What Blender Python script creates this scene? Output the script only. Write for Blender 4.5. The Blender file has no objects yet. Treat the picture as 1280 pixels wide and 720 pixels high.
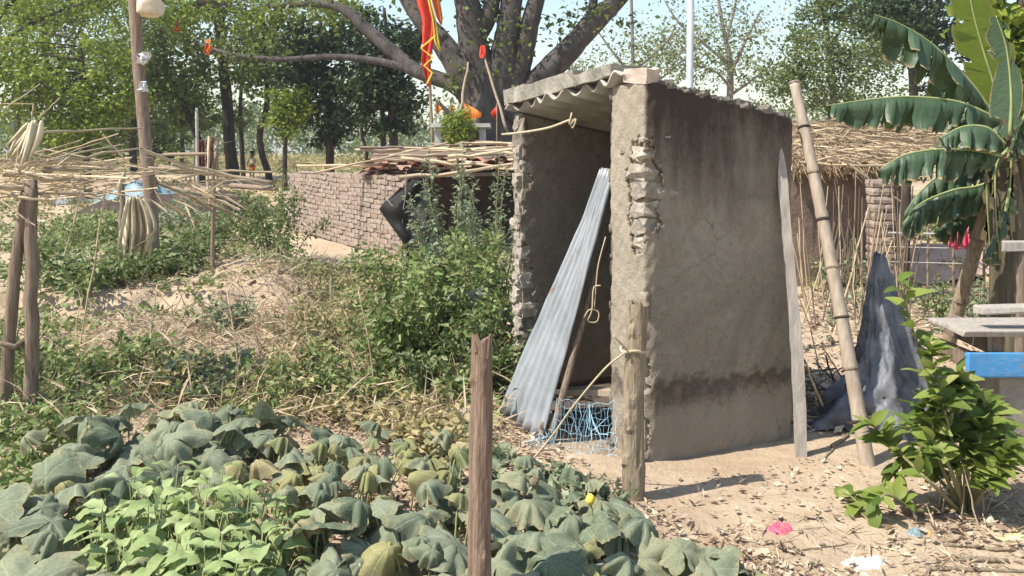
import bpy, math, random
import numpy as np
from mathutils import Vector, Matrix

# ------------------------------------------------------------------ camera, sky, sun, exposure
F, CX, HY, H = 1100.0, 640.0, 190.0, 1.5          # focal length, principal column, horizon row (1280x720 px), eye height
sc = bpy.context.scene
col = sc.collection
cam = bpy.data.objects.new('camera', bpy.data.cameras.new('camera'))
col.objects.link(cam)
cam.location = (0, 0, H)
cam.rotation_euler = (math.radians(90), 0, 0)
cam.data.sensor_width = 36.0
cam.data.lens = 36.0 * F / 1280.0
cam.data.shift_y = -(360.0 - HY) / 1280.0
cam.data.clip_end = 3000
sc.camera = cam
SUN_EL = math.radians(54)
SUN_H = Vector((-0.93, -0.37)).normalized()
sun_az = math.atan2(SUN_H.x, SUN_H.y)
world = bpy.data.worlds.new('World'); sc.world = world; world.use_nodes = True
wn = world.node_tree.nodes; wl = world.node_tree.links
sky = wn.new('ShaderNodeTexSky'); sky.sky_type = 'NISHITA'; sky.sun_disc = False
sky.sun_elevation = SUN_EL; sky.sun_rotation = sun_az
sky.air_density = 1.35; sky.dust_density = 0.7; sky.ozone_density = 1.0
wn['Background'].inputs['Strength'].default_value = 0.10
wl.new(sky.outputs[0], wn['Background'].inputs['Color'])
sd = bpy.data.lights.new('sun', 'SUN'); sd.energy = 3.9; sd.angle = math.radians(0.55); sd.color = (1.0, 0.935, 0.83)
sun = bpy.data.objects.new('sun', sd); col.objects.link(sun)
to_sun = Vector((SUN_H.x * math.cos(SUN_EL), SUN_H.y * math.cos(SUN_EL), math.sin(SUN_EL)))
sun.rotation_euler = (-to_sun).to_track_quat('-Z', 'Y').to_euler()
sun.location = (-8, -4, 12)
sc.view_settings.view_transform = 'Standard'; sc.view_settings.look = 'None'
sc.view_settings.exposure = 1.08; sc.view_settings.gamma = 1.0
sc.render.engine = 'CYCLES'
sc.cycles.max_bounces = 6; sc.cycles.transparent_max_bounces = 8

rnd = random.Random(11)
rng = np.random.default_rng(11)

# ------------------------------------------------------------------ helpers
def P(px, py, d):
    return Vector(((px - CX) / F * d, d, H - (py - HY) / F * d))

def sstep(a, b, x):
    t = np.clip((x - a) / (b - a), 0, 1)
    return t * t * (3 - 2 * t)

def wob(x, y, s=1.0, k=0):
    return (np.sin(x * 1.7 * s + y * 2.3 * s + 1.3 + k) + np.sin(x * 3.1 * s - y * 1.9 * s + 4.1 + 2 * k)
            + 0.6 * np.sin(x * 5.3 * s + y * 4.7 * s + 0.7 + 3 * k) + 0.4 * np.sin(-x * 9.1 * s + y * 7.9 * s + 2.2 + k)) / 3.0

def gz(x, y):
    x = np.asarray(x, float); y = np.asarray(y, float)
    z = 0.7 * sstep(14, 30, y) + 0.0 * x
    calm = 1 - 0.85 * np.exp(-(((x - 0.9) / 1.6) ** 2 + ((y - 4.6) / 1.2) ** 2))
    z = z + calm * (0.025 * wob(x, y, 1.1) + 0.010 * wob(x, y, 4.0, 2))
    # earth terrace on the left with a ragged edge, and the spoil ridge behind it
    edge = 8.05 + 0.18 * wob(x, y * 0, 1.6, 1)
    win = sstep(-6.2, -5.2, x) * (1 - sstep(-2.5, -1.7, x))
    z = z + 0.20 * sstep(edge, edge + 0.28, y) * win * (1 - sstep(10.5, 13.5, y))
    t = np.clip(((x + 3.5) * 1.25 + (y - 10.6) * -2.0) / (1.25 ** 2 + 4.0), 0, 1)
    dx, dy = x - (-3.5 + 1.25 * t), y - (10.6 - 2.0 * t)
    z = z + 0.13 * np.exp(-(dx * dx + dy * dy * 0.6) / 0.16) * (1 + 0.3 * wob(x, y, 5.0))
    # raised bed under the pumpkins
    z = z + 0.04 * sstep(2.4, 3.0, y) * (1 - sstep(4.2, 4.8, y)) * (1 - sstep(0.2, 0.9, x))
    return z

def G(px, py):
    lo, hi = 1.5, 400.0
    for _ in range(60):
        m = 0.5 * (lo + hi); p = P(px, py, m)
        if p.z > gz(p.x, p.y): lo = m
        else: hi = m
    return P(px, py, lo)

def PZ(px, py, z):                       # the point on a pixel's ray at height z
    d = (H - z) * F / (py - HY)
    return P(px, py, d)

def ground(p):
    return Vector((p[0], p[1], float(gz(p[0], p[1]))))

def chain(o):
    m = Matrix.Identity(4)
    while o is not None:
        m = o.matrix_basis @ m; o = o.parent
    return m

def meta(o, label=None, cat=None, group=None, kind=None):
    if label: o['label'] = label
    if cat: o['category'] = cat
    if group: o['group'] = group
    if kind: o['kind'] = kind
    return o

def thing(name, loc, label, cat, group=None, rz=0.0):
    o = bpy.data.objects.new(name, None); col.objects.link(o)
    o.empty_display_size = 0.1
    o.location = loc; o.rotation_euler = (0, 0, rz)
    return meta(o, label, cat, group)

def raw_mesh(name, V, Fc, mat, smooth=False, uv=None):
    me = bpy.data.meshes.new(name)
    V = np.asarray(V, dtype=np.float64).reshape(-1, 3)
    if isinstance(Fc, np.ndarray):
        k = Fc.shape[1]; n = Fc.shape[0]
        me.vertices.add(len(V)); me.vertices.foreach_set('co', V.ravel())
        me.loops.add(n * k); me.loops.foreach_set('vertex_index', Fc.ravel().astype(np.int32))
        me.polygons.add(n)
        me.polygons.foreach_set('loop_start', np.arange(0, n * k, k, dtype=np.int32))
        me.update(calc_edges=True)
    else:
        me.from_pydata([tuple(v) for v in V], [], Fc); me.update()
    if smooth:
        me.polygons.foreach_set('use_smooth', np.ones(len(me.polygons), dtype=bool))
    if uv is not None:
        li = np.empty(len(me.loops), dtype=np.int32); me.loops.foreach_get('vertex_index', li)
        ul = me.uv_layers.new(name='UVMap'); ul.data.foreach_set('uv', np.asarray(uv, float)[li].ravel())
    if mat: me.materials.append(mat)
    return me

def obj(name, V, Fc, mat, parent=None, origin=None, smooth=False, uv=None, local=False):
    """one mesh object; V in world coordinates unless local"""
    V = np.asarray(V, dtype=np.float64).reshape(-1, 3)
    if parent is not None and not local:
        Mi = np.array(chain(parent).inverted())
        V = V @ Mi[:3, :3].T + Mi[:3, 3]
    if origin is not None and parent is None:
        V = V - np.array(origin)
    me = raw_mesh(name, V, Fc, mat, smooth, uv)
    o = bpy.data.objects.new(name, me); col.objects.link(o)
    if parent is not None: o.parent = parent
    elif origin is not None: o.location = origin
    return o

def inst(name, me, parent, M):
    """an object sharing mesh data, placed by a world matrix"""
    o = bpy.data.objects.new(name, me); col.objects.link(o)
    if parent is not None:
        o.parent = parent; o.matrix_basis = chain(parent).inverted() @ M
    else:
        o.matrix_basis = M
    return o

class MB:
    def __init__(s): s.V = []; s.F = []; s.n = 0
    def add(s, V, Fc):
        V = [tuple(v) for v in V]
        s.F += [tuple(i + s.n for i in f) for f in Fc]; s.V += V; s.n += len(V); return s
    def build(s, name, mat, parent=None, **k): return obj(name, np.array(s.V), s.F, mat, parent, **k)

def frames(path):
    T = []
    for i in range(len(path)):
        a = path[max(i - 1, 0)]; b = path[min(i + 1, len(path) - 1)]
        t = (b - a); T.append(t.normalized() if t.length > 1e-9 else Vector((0, 0, 1)))
    up = Vector((0.31, 0.17, 0.93)) if abs(T[0].z) < 0.9 else Vector((1, 0.1, 0))
    out = []; n = (up - T[0] * up.dot(T[0])).normalized()
    for t in T:
        n = (n - t * n.dot(t))
        n = n.normalized() if n.length > 1e-6 else t.orthogonal().normalized()
        out.append((n, t.cross(n)))
    return out

def tube(path, radii, sides=6, jit=0.0, flat=1.0, r=rnd):
    path = [Vector(p) for p in path]
    if isinstance(radii, (int, float)): radii = [radii] * len(path)
    fr = frames(path); V = []; Fc = []
    for i, p in enumerate(path):
        n, b = fr[i]
        for k in range(sides):
            a = 2 * math.pi * k / sides
            rr = radii[i] * (1 + jit * (r.random() - 0.5) * 2)
            V.append(p + n * math.cos(a) * rr + b * math.sin(a) * rr * flat)
    for i in range(len(path) - 1):
        for k in range(sides):
            k2 = (k + 1) % sides
            Fc.append((i * sides + k, i * sides + k2, (i + 1) * sides + k2, (i + 1) * sides + k))
    Fc.append(tuple(range(sides - 1, -1, -1)))
    Fc.append(tuple(range((len(path) - 1) * sides, len(path) * sides)))
    return V, Fc

def smooth_path(pts, n):
    pts = [Vector(p) for p in pts]
    if len(pts) < 3: return [pts[0].lerp(pts[-1], i / (n - 1)) for i in range(n)]
    out = []
    q = [pts[0] * 2 - pts[1]] + pts + [pts[-1] * 2 - pts[-2]]
    m = len(pts) - 1
    for i in range(n):
        u = i / (n - 1) * m; k = min(int(u), m - 1); t = u - k
        a, b, c, d = q[k:k + 4]
        out.append(0.5 * ((2 * b) + (c - a) * t + (2 * a - 5 * b + 4 * c - d) * t * t + (3 * b - a - 3 * c + d) * t ** 3))
    return out

def interp(vals, n):
    return list(np.interp(np.linspace(0, 1, n), np.linspace(0, 1, len(vals)), vals))

BOXF = [(0, 3, 2, 1), (4, 5, 6, 7), (0, 1, 5, 4), (1, 2, 6, 5), (2, 3, 7, 6), (3, 0, 4, 7)]
def boxv(x0, x1, y0, y1, z0, z1):
    return [(x0, y0, z0), (x1, y0, z0), (x1, y1, z0), (x0, y1, z0), (x0, y0, z1), (x1, y0, z1), (x1, y1, z1), (x0, y1, z1)]

def rough_block(sx, sy, sz, j, r, n=2):
    """a chipped block centred on the origin: subdivided box with jittered corners and rounded edges"""
    import itertools
    ids = {}; V = []; Fc = []
    def vid(i, k, l):
        key = (i, k, l)
        if key not in ids:
            ids[key] = len(V)
            p = [2 * i / n - 1, 2 * k / n - 1, 2 * l / n - 1]
            e = sum(abs(c) > 0.99 for c in p)
            f = 1 - (0.0 if e < 2 else (0.05 if e == 2 else 0.1))
            V.append((p[0] * sx / 2 * f + (r.random() - 0.5) * j, p[1] * sy / 2 * f + (r.random() - 0.5) * j, p[2] * sz / 2 * f + (r.random() - 0.5) * j))
        return ids[key]
    for a in range(n):
        for b in range(n):
            for (c, flip) in ((0, 0), (n, 1)):
                for ax in range(3):
                    def m(u, v):
                        t = [0, 0, 0]; t[ax] = c; t[(ax + 1) % 3] = u; t[(ax + 2) % 3] = v; return vid(*t)
                    q = (m(a, b), m(a + 1, b), m(a + 1, b + 1), m(a, b + 1))
                    Fc.append(q if flip else q[::-1])
    return V, Fc

def leaves(pos, axis, nrm, L, wr, fold=0.12, droop=0.15):
    """vectorised leaf cloud, 5 verts and 4 triangles a leaf"""
    pos = np.asarray(pos); N = len(pos)
    axis = axis / (np.linalg.norm(axis, axis=1, keepdims=True) + 1e-9)
    side = np.cross(nrm, axis); side /= (np.linalg.norm(side, axis=1, keepdims=True) + 1e-9)
    nn = np.cross(axis, side)
    L = np.asarray(L)[:, None]; wr = np.broadcast_to(np.asarray(wr), (N,))[:, None]
    mid = pos + axis * L * 0.42
    V = np.stack([pos, mid + side * L * wr * 0.5 + nn * L * fold * wr, mid - nn * L * fold * wr * 0.6, mid - side * L * wr * 0.5 + nn * L * fold * wr,
                  pos + axis * L - nn * L * droop], axis=1).reshape(-1, 3)
    b = (np.arange(N) * 5)[:, None, None]
    T = (np.array([[0, 2, 1], [1, 2, 4], [2, 3, 4], [0, 3, 2]])[None] + b).reshape(-1, 3)
    return V, T

def rdir(n, zbias=0.0, zs=1.0):
    v = rng.normal(size=(n, 3)); v[:, 2] = v[:, 2] * zs + zbias
    return v / np.linalg.norm(v, axis=1, keepdims=True)

# ------------------------------------------------------------------ materials
def nodes(name):
    m = bpy.data.materials.new(name); m.use_nodes = True
    nt = m.node_tree; return m, nt, nt.nodes, nt.links, nt.nodes['Principled BSDF']

def ramp(nt, fac, stops):
    r = nt.nodes.new('ShaderNodeValToRGB'); e = r.color_ramp.elements
    while len(e) > 1: e.remove(e[-1])
    e[0].position = stops[0][0]; e[0].color = (*stops[0][1], 1)
    for p, c in stops[1:]:
        x = e.new(p); x.color = (*c, 1)
    nt.links.new(fac, r.inputs[0]); return r

def noise(nt, scale, detail=5, rough=0.6, co=None, dist=0.0):
    n = nt.nodes.new('ShaderNodeTexNoise'); n.inputs['Scale'].default_value = scale
    n.inputs['Detail'].default_value = detail; n.inputs['Roughness'].default_value = rough; n.inputs['Distortion'].default_value = dist
    if co is not None: nt.links.new(co, n.inputs['Vector'])
    return n

def coords(nt, kind='Object', scale=None):
    t = nt.nodes.new('ShaderNodeTexCoord'); o = t.outputs[kind]
    if scale:
        mp = nt.nodes.new('ShaderNodeMapping'); mp.inputs['Scale'].default_value = scale
        nt.links.new(o, mp.inputs[0]); o = mp.outputs[0]
    return o

def bump(nt, bsdf, h, strength=0.4, dist=0.02, chainto=None):
    b = nt.nodes.new('ShaderNodeBump'); b.inputs['Strength'].default_value = strength; b.inputs['Distance'].default_value = dist
    nt.links.new(h, b.inputs['Height'])
    if chainto is not None: nt.links.new(chainto.outputs[0], b.inputs['Normal'])
    nt.links.new(b.outputs[0], bsdf.inputs['Normal']); return b

def mix(nt, fac, a, b, mode='MIX'):
    m = nt.nodes.new('ShaderNodeMix'); m.data_type = 'RGBA'; m.blend_type = mode
    def put(s, v):
        if isinstance(v, (int, float)): s.default_value = v
        elif isinstance(v, tuple): s.default_value = (*v, 1)
        else: nt.links.new(v, s)
    put(m.inputs[0], fac); put(m.inputs[6], a); put(m.inputs[7], b); return m.outputs[2]

def mathn(nt, op, a, b=None, c=None, clamp=False):
    m = nt.nodes.new('ShaderNodeMath'); m.operation = op; m.use_clamp = clamp
    for i, v in enumerate((a, b, c)):
        if v is None: continue
        if isinstance(v, (int, float)): m.inputs[i].default_value = v
        else: nt.links.new(v, m.inputs[i])
    return m.outputs[0]

def mat_noise(name, c0, c1, scale=8, rough=0.85, bs=0.5, bd=0.01, stretch=None, fine=None, metallic=0.0, kind='Object', objvar=0.0, spec=0.3, mid=None):
    m, nt, N, L, B = nodes(name)
    co = coords(nt, kind, stretch)
    n = noise(nt, scale, 7, 0.62, co)
    st = [(0.3, c0), (0.7, c1)] if mid is None else [(0.28, c0), (0.5, mid), (0.72, c1)]
    r = ramp(nt, n.outputs[0], st); c = r.outputs[0]
    if objvar:
        oi = N.new('ShaderNodeObjectInfo')
        v = mathn(nt, 'MULTIPLY_ADD', oi.outputs['Random'], 2 * objvar, 1 - objvar)
        hs = N.new('ShaderNodeHueSaturation'); L.new(c, hs.inputs['Color']); L.new(v, hs.inputs['Value']); c = hs.outputs[0]
    L.new(c, B.inputs['Base Color']); B.inputs['Roughness'].default_value = rough; B.inputs['Metallic'].default_value = metallic
    B.inputs['Specular IOR Level'].default_value = spec
    n2 = noise(nt, (fine or scale * 4), 6, 0.7, co)
    if bs: bump(nt, B, n2.outputs[0], bs, bd)
    return m

def mat_leaf(name, cols, trans=0.35, rough=0.5, perobj=False, spec=0.35, tcol=None, veins=False):
    m, nt, N, L, B = nodes(name)
    if perobj:
        src = N.new('ShaderNodeObjectInfo').outputs['Random']
    else:
        src = N.new('ShaderNodeNewGeometry').outputs['Random Per Island']
    st = [(i / max(len(cols) - 1, 1), c) for i, c in enumerate(cols)]
    r = ramp(nt, src, st); c = r.outputs[0]
    co = coords(nt, 'Object')
    n = noise(nt, 14 if perobj else 1.3, 4, 0.6, co)
    v = mathn(nt, 'MULTIPLY_ADD', n.outputs[0], 0.9, 0.55)
    hs = N.new('ShaderNodeHueSaturation'); L.new(c, hs.inputs['Color']); L.new(v, hs.inputs['Value']); c = hs.outputs[0]
    if veins:
        uv = N.new('ShaderNodeUVMap'); sp = N.new('ShaderNodeSeparateXYZ'); L.new(uv.outputs[0], sp.inputs[0])
        a = mathn(nt, 'FRACT', mathn(nt, 'MULTIPLY', sp.outputs[0], 7.0))
        a = mathn(nt, 'ABSOLUTE', mathn(nt, 'SUBTRACT', a, 0.5))
        w = mathn(nt, 'MULTIPLY', a, mathn(nt, 'ADD', sp.outputs[1], 0.08))        # distance from the main veins
        vein = mathn(nt, 'SUBTRACT', 1.0, mathn(nt, 'MULTIPLY', w, 28.0, clamp=True), clamp=True)
        b2 = mathn(nt, 'ADD', mathn(nt, 'MULTIPLY', sp.outputs[1], 5.5), mathn(nt, 'MULTIPLY', a, -4.0))
        b2 = mathn(nt, 'ABSOLUTE', mathn(nt, 'SUBTRACT', mathn(nt, 'FRACT', b2), 0.5))
        v2 = mathn(nt, 'SUBTRACT', 1.0, mathn(nt, 'MULTIPLY', b2, 9.0, clamp=True), clamp=True)
        vv = mathn(nt, 'ADD', vein, mathn(nt, 'MULTIPLY', v2, 0.45), clamp=True)
        c = mix(nt, mathn(nt, 'MULTIPLY', vv, 0.6), c, tuple(min(1, x * 2.0 + 0.08) for x in cols[0]))
        nb2 = noise(nt, 7, 5, 0.7, co)                               # scorched, yellowing margins and blotches
        rim = mathn(nt, 'ADD', mathn(nt, 'MULTIPLY', sp.outputs[1], 0.55), nb2.outputs[0])
        c = mix(nt, mathn(nt, 'MULTIPLY', mathn(nt, 'MULTIPLY', mathn(nt, 'SUBTRACT', rim, 0.98), 7, clamp=True), 0.75), c, (0.40, 0.33, 0.17))
        n3 = noise(nt, 60, 5, 0.7, co)
        hh = mathn(nt, 'MULTIPLY_ADD', vv, -0.6, n3.outputs[0])
        bump(nt, B, hh, 0.55, 0.004)
    L.new(c, B.inputs['Base Color']); B.inputs['Roughness'].default_value = rough
    B.inputs['Specular IOR Level'].default_value = spec
    if trans > 0:
        t = N.new('ShaderNodeBsdfTranslucent')
        if tcol: c = mix(nt, 0.7, c, tcol)
        L.new(c, t.inputs['Color'])
        mx = N.new('ShaderNodeMixShader'); mx.inputs[0].default_value = trans
        L.new(B.outputs[0], mx.inputs[1]); L.new(t.outputs[0], mx.inputs[2])
        L.new(mx.outputs[0], N['Material Output'].inputs['Surface'])
    return m

def mat_ground():
    m, nt, N, L, B = nodes('dry_earth')
    co = coords(nt, 'Object')
    n1 = noise(nt, 0.9, 8, 0.65, co, 0.3); n2 = noise(nt, 9, 8, 0.7, co); n3 = noise(nt, 55, 6, 0.7, co)
    soil = ramp(nt, n2.outputs[0], [(0.25, (0.25, 0.175, 0.11)), (0.5, (0.43, 0.325, 0.22)), (0.72, (0.55, 0.435, 0.31))]).outputs[0]
    pale = ramp(nt, n1.outputs[0], [(0.35, (0.37, 0.275, 0.185)), (0.65, (0.555, 0.445, 0.32))]).outputs[0]
    c = mix(nt, 0.5, soil, pale)
    c = mix(nt, ramp(nt, n3.outputs[0], [(0.56, (0, 0, 0)), (0.7, (0.6, 0.6, 0.6))]).outputs[0], c, (0.24, 0.17, 0.11))
    sp = N.new('ShaderNodeSeparateXYZ'); L.new(co, sp.inputs[0])
    far = mathn(nt, 'MULTIPLY', mathn(nt, 'SUBTRACT', sp.outputs[1], 26.0), 0.08, clamp=True)
    nf = noise(nt, 0.12, 6, 0.6, co)
    field = ramp(nt, nf.outputs[0], [(0.35, (0.17, 0.19, 0.07)), (0.5, (0.33, 0.29, 0.14)), (0.65, (0.42, 0.36, 0.21))]).outputs[0]
    c = mix(nt, far, c, field)
    L.new(c, B.inputs['Base Color']); B.inputs['Roughness'].default_value = 0.95; B.inputs['Specular IOR Level'].default_value = 0.15
    b1 = bump(nt, B, n2.outputs[0], 0.7, 0.05); bump(nt, B, n3.outputs[0], 0.6, 0.012, b1)
    return m

def mat_plaster(name, side=False):
    """old cement plaster; side=True carries the mould at its head and the damp line above the plinth"""
    m, nt, N, L, B = nodes(name)
    co = coords(nt, 'Object')
    n1 = noise(nt, 2.6, 9, 0.7, co, 0.8); n2 = noise(nt, 22, 8, 0.72, co); n3 = noise(nt, 95, 5, 0.7, co)
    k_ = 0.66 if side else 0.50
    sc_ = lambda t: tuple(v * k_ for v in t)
    c = ramp(nt, n1.outputs[0], [(0.3, sc_((0.32, 0.265, 0.20))), (0.5, sc_((0.45, 0.38, 0.295))), (0.7, sc_((0.56, 0.48, 0.385)))]).outputs[0]
    c = mix(nt, ramp(nt, n2.outputs[0], [(0.47, (0, 0, 0)), (0.66, (0.5, 0.5, 0.5))]).outputs[0], c, sc_((0.28, 0.22, 0.155)))
    c = mix(nt, ramp(nt, n3.outputs[0], [(0.56, (0, 0, 0)), (0.66, (0.5, 0.5, 0.5))]).outputs[0], c, sc_((0.17, 0.14, 0.11)))
    n4 = noise(nt, 60, 4, 0.7, co)
    c = mix(nt, ramp(nt, n4.outputs[0], [(0.60, (0, 0, 0)), (0.70, (0.5, 0.5, 0.5))]).outputs[0], c, sc_((0.72, 0.64, 0.53)))
    if side:
        sp = N.new('ShaderNodeSeparateXYZ'); L.new(co, sp.inputs[0]); z = sp.outputs[2]
        # mould creeping down from the coping, streaked
        st = noise(nt, 5, 7, 0.7, coords(nt, 'Object', (1.0, 1.0, 0.22)))
        edge = mathn(nt, 'MULTIPLY_ADD', st.outputs[0], 1.15, mathn(nt, 'MULTIPLY_ADD', n2.outputs[0], 0.45, 0.40))
        sidef = mathn(nt, 'MULTIPLY', mathn(nt, 'SUBTRACT', sp.outputs[0], 0.012), 60, clamp=True)
        c = mix(nt, sidef, mix(nt, 0.45, c, (0.44, 0.385, 0.30)), c)          # front face paler: its sunlit look is mixed into the colour
        f = mathn(nt, 'MULTIPLY', mathn(nt, 'MULTIPLY', mathn(nt, 'SUBTRACT', z, edge), 2.0, clamp=True), sidef)
        c = mix(nt, mathn(nt, 'MULTIPLY', f, 0.92), c, (0.048, 0.036, 0.029))
        # damp line: ragged upper edge at 0.45 m, fading below, then smoother cement plinth
        nd = noise(nt, 9, 9, 0.8, co); nl = noise(nt, 3, 3, 0.5, co)
        zt = mathn(nt, 'ADD', z, mathn(nt, 'MULTIPLY_ADD', nd.outputs[0], 0.42, mathn(nt, 'MULTIPLY', nl.outputs[0], -0.10)))
        up = mathn(nt, 'MULTIPLY', mathn(nt, 'SUBTRACT', 0.575, zt), 16, clamp=True)
        dn = mathn(nt, 'MULTIPLY', mathn(nt, 'SUBTRACT', zt, 0.385), 7.5, clamp=True)
        c = mix(nt, mathn(nt, 'MULTIPLY', mathn(nt, 'MULTIPLY', up, dn), 0.80), c, (0.070, 0.046, 0.033))
        low = mathn(nt, 'MULTIPLY', mathn(nt, 'SUBTRACT', 0.46, zt), 9, clamp=True)
        c = mix(nt, mathn(nt, 'MULTIPLY', low, 0.55), c, (0.335, 0.285, 0.235))
        # hairline cracks
        vo = N.new('ShaderNodeTexVoronoi'); vo.feature = 'DISTANCE_TO_EDGE'; vo.inputs['Scale'].default_value = 2.1
        wv = noise(nt, 5, 4, 0.6, co); L.new(mix(nt, 0.12, co, wv.outputs[1]), vo.inputs['Vector'])
        cr = mathn(nt, 'SUBTRACT', 1.0, mathn(nt, 'MULTIPLY', vo.outputs[0], 160, clamp=True), clamp=True)
        cr = mathn(nt, 'MULTIPLY', cr, mathn(nt, 'MULTIPLY', mathn(nt, 'SUBTRACT', n1.outputs[0], 0.47), 8, clamp=True))
        c = mix(nt, mathn(nt, 'MULTIPLY', cr, 0.6), c, (0.08, 0.065, 0.055))
    L.new(c, B.inputs['Base Color']); B.inputs['Roughness'].default_value = 0.93; B.inputs['Specular IOR Level'].default_value = 0.2
    b1 = bump(nt, B, n2.outputs[0], 0.8, 0.02); bump(nt, B, n3.outputs[0], 0.8, 0.008, b1)
    return m

M = {}
M['ground'] = mat_ground()
M['plaster_side'] = mat_plaster('weathered_plaster_with_mould', True)
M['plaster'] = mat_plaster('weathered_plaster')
M['mortar'] = mat_noise('crumbling_mortar', (0.20, 0.16, 0.12), (0.42, 0.36, 0.29), 24, 0.95, 0.9, 0.02)
M['mud_floor'] = mat_noise('dark_mud_floor', (0.05, 0.04, 0.03), (0.12, 0.095, 0.075), 8, 0.95, 0.6, 0.01)  # dark mud colour over the whole hut floor
M['shed_mortar'] = mat_noise('dusty_mud_mortar', (0.22, 0.165, 0.13), (0.33, 0.26, 0.21), 8, 0.95, 0.6, 0.01)
M['limed_brick'] = mat_noise('plaster_stained_brick', (0.27, 0.215, 0.165), (0.60, 0.54, 0.46), 22, 0.92, 1.0, 0.02, objvar=0.22, mid=(0.46, 0.40, 0.33))
M['brick'] = mat_noise('dusty_brick', (0.22, 0.165, 0.13), (0.36, 0.285, 0.235), 9, 0.92, 0.6, 0.01, objvar=0.16)
M['asbestos'] = mat_noise('cement_sheet', (0.23, 0.205, 0.175), (0.42, 0.385, 0.335), 6, 0.9, 0.5, 0.008)
M['slab'] = mat_noise('weathered_concrete', (0.17, 0.155, 0.125), (0.37, 0.335, 0.285), 9, 0.93, 0.8, 0.015)
M['pale_brick'] = mat_noise('pale_fired_brick', (0.40, 0.31, 0.25), (0.58, 0.49, 0.42), 18, 0.9, 0.6, 0.008)
M['tin'] = mat_noise('galvanised_sheet', (0.22, 0.25, 0.28), (0.42, 0.455, 0.49), 3.5, 0.6, 0.15, 0.004, metallic=0.35, spec=0.5)
M['wood'] = mat_noise('weathered_wood', (0.13, 0.09, 0.065), (0.40, 0.315, 0.24), 5, 0.9, 0.9, 0.02, stretch=(12, 12, 1.1), fine=14, mid=(0.29, 0.215, 0.16))
M['redwood'] = mat_noise('reddish_bark_stake', (0.12, 0.08, 0.058), (0.46, 0.35, 0.27), 5, 0.9, 0.9, 0.02, stretch=(16, 16, 1.0), fine=14, mid=(0.29, 0.195, 0.14))
M['palewood'] = mat_noise('peeled_pale_pole', (0.13, 0.09, 0.06), (0.48, 0.40, 0.285), 5, 0.88, 0.9, 0.02, stretch=(12, 12, 1.3), fine=14, mid=(0.36, 0.28, 0.19))
M['bamboo'] = mat_noise('dry_bamboo', (0.25, 0.195, 0.145), (0.43, 0.355, 0.275), 5, 0.6, 0.3, 0.004, stretch=(8, 8, 0.8), spec=0.4)
M['greywood'] = mat_noise('grey_split_timber', (0.27, 0.235, 0.20), (0.42, 0.375, 0.33), 4, 0.85, 0.6, 0.008, stretch=(12, 12, 1.0))
M['stick'] = mat_noise('dry_stick', (0.34, 0.25, 0.155), (0.60, 0.485, 0.335), 6, 0.85, 0.4, 0.006, objvar=0.3)
M['straw'] = mat_leaf('dry_straw', [(0.27, 0.19, 0.115), (0.44, 0.335, 0.215), (0.55, 0.45, 0.32)], 0.15, 0.8)
M['thatch'] = mat_noise('thatch_bed', (0.20, 0.135, 0.085), (0.36, 0.265, 0.175), 9, 0.95, 0.9, 0.03, stretch=(1, 4, 4))
M['bark'] = mat_noise('dark_bark', (0.035, 0.026, 0.021), (0.10, 0.078, 0.062), 3, 0.95, 0.9, 0.04, stretch=(3, 3, 0.7))
M['bark_grey'] = mat_noise('grey_peepal_bark', (0.040, 0.034, 0.031), (0.135, 0.116, 0.104), 2.2, 0.92, 0.9, 0.06, stretch=(2, 2, 0.7))
M['bark_pale'] = mat_noise('pale_twig_bark', (0.17, 0.145, 0.125), (0.30, 0.265, 0.235), 3, 0.9, 0.5, 0.02)
M['leaf_bright'] = mat_leaf('sunlit_tree_leaf', [(0.12, 0.175, 0.022), (0.20, 0.27, 0.036), (0.29, 0.33, 0.05)], 0.4)
M['leaf_mid'] = mat_leaf('mid_green_tree_leaf', [(0.075, 0.115, 0.024), (0.125, 0.17, 0.036), (0.18, 0.215, 0.05)], 0.35)
M['leaf_dark'] = mat_leaf('dark_evergreen_leaf', [(0.024, 0.048, 0.018), (0.041, 0.070, 0.025), (0.071, 0.109, 0.036)], 0.22, 0.45)
M['leaf_pale'] = mat_leaf('pale_new_and_hazy_leaf', [(0.149, 0.189, 0.074), (0.216, 0.250, 0.108), (0.284, 0.297, 0.149)], 0.4)
M['leaf_olive'] = mat_leaf('olive_bush_leaf', [(0.088, 0.128, 0.035), (0.144, 0.184, 0.056), (0.208, 0.240, 0.080)], 0.35)
M['weed'] = mat_leaf('weed_leaf', [(0.096, 0.155, 0.042), (0.166, 0.240, 0.068), (0.263, 0.310, 0.105), (0.298, 0.295, 0.150)], 0.35)
M['weed_dark'] = mat_leaf('lush_weed_leaf', [(0.075, 0.115, 0.035), (0.12, 0.175, 0.055), (0.19, 0.235, 0.085), (0.24, 0.25, 0.12)], 0.35)
M['weed_grey'] = mat_leaf('grey_green_weed_leaf', [(0.136, 0.180, 0.094), (0.208, 0.255, 0.145), (0.304, 0.338, 0.210)], 0.3)
M['weed_dry'] = mat_leaf('drying_weed_leaf', [(0.208, 0.195, 0.078), (0.364, 0.312, 0.143), (0.494, 0.390, 0.208), (0.182, 0.208, 0.078)], 0.3, 0.7)
M['stem'] = mat_noise('green_brown_stem', (0.12, 0.12, 0.05), (0.26, 0.22, 0.11), 8, 0.7, 0.2, 0.003)
M['pumpkin'] = mat_leaf('wilted_pumpkin_leaf', [(0.135, 0.165, 0.105), (0.18, 0.21, 0.135), (0.235, 0.26, 0.175), (0.28, 0.28, 0.17)], 0.22, 0.75, True, 0.15, veins=True)
M['pumpkin_yellow'] = mat_leaf('yellowing_pumpkin_leaf', [(0.24, 0.25, 0.10), (0.36, 0.33, 0.16), (0.20, 0.23, 0.11), (0.42, 0.34, 0.20)], 0.3, 0.75, True, 0.15, veins=True)
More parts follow.
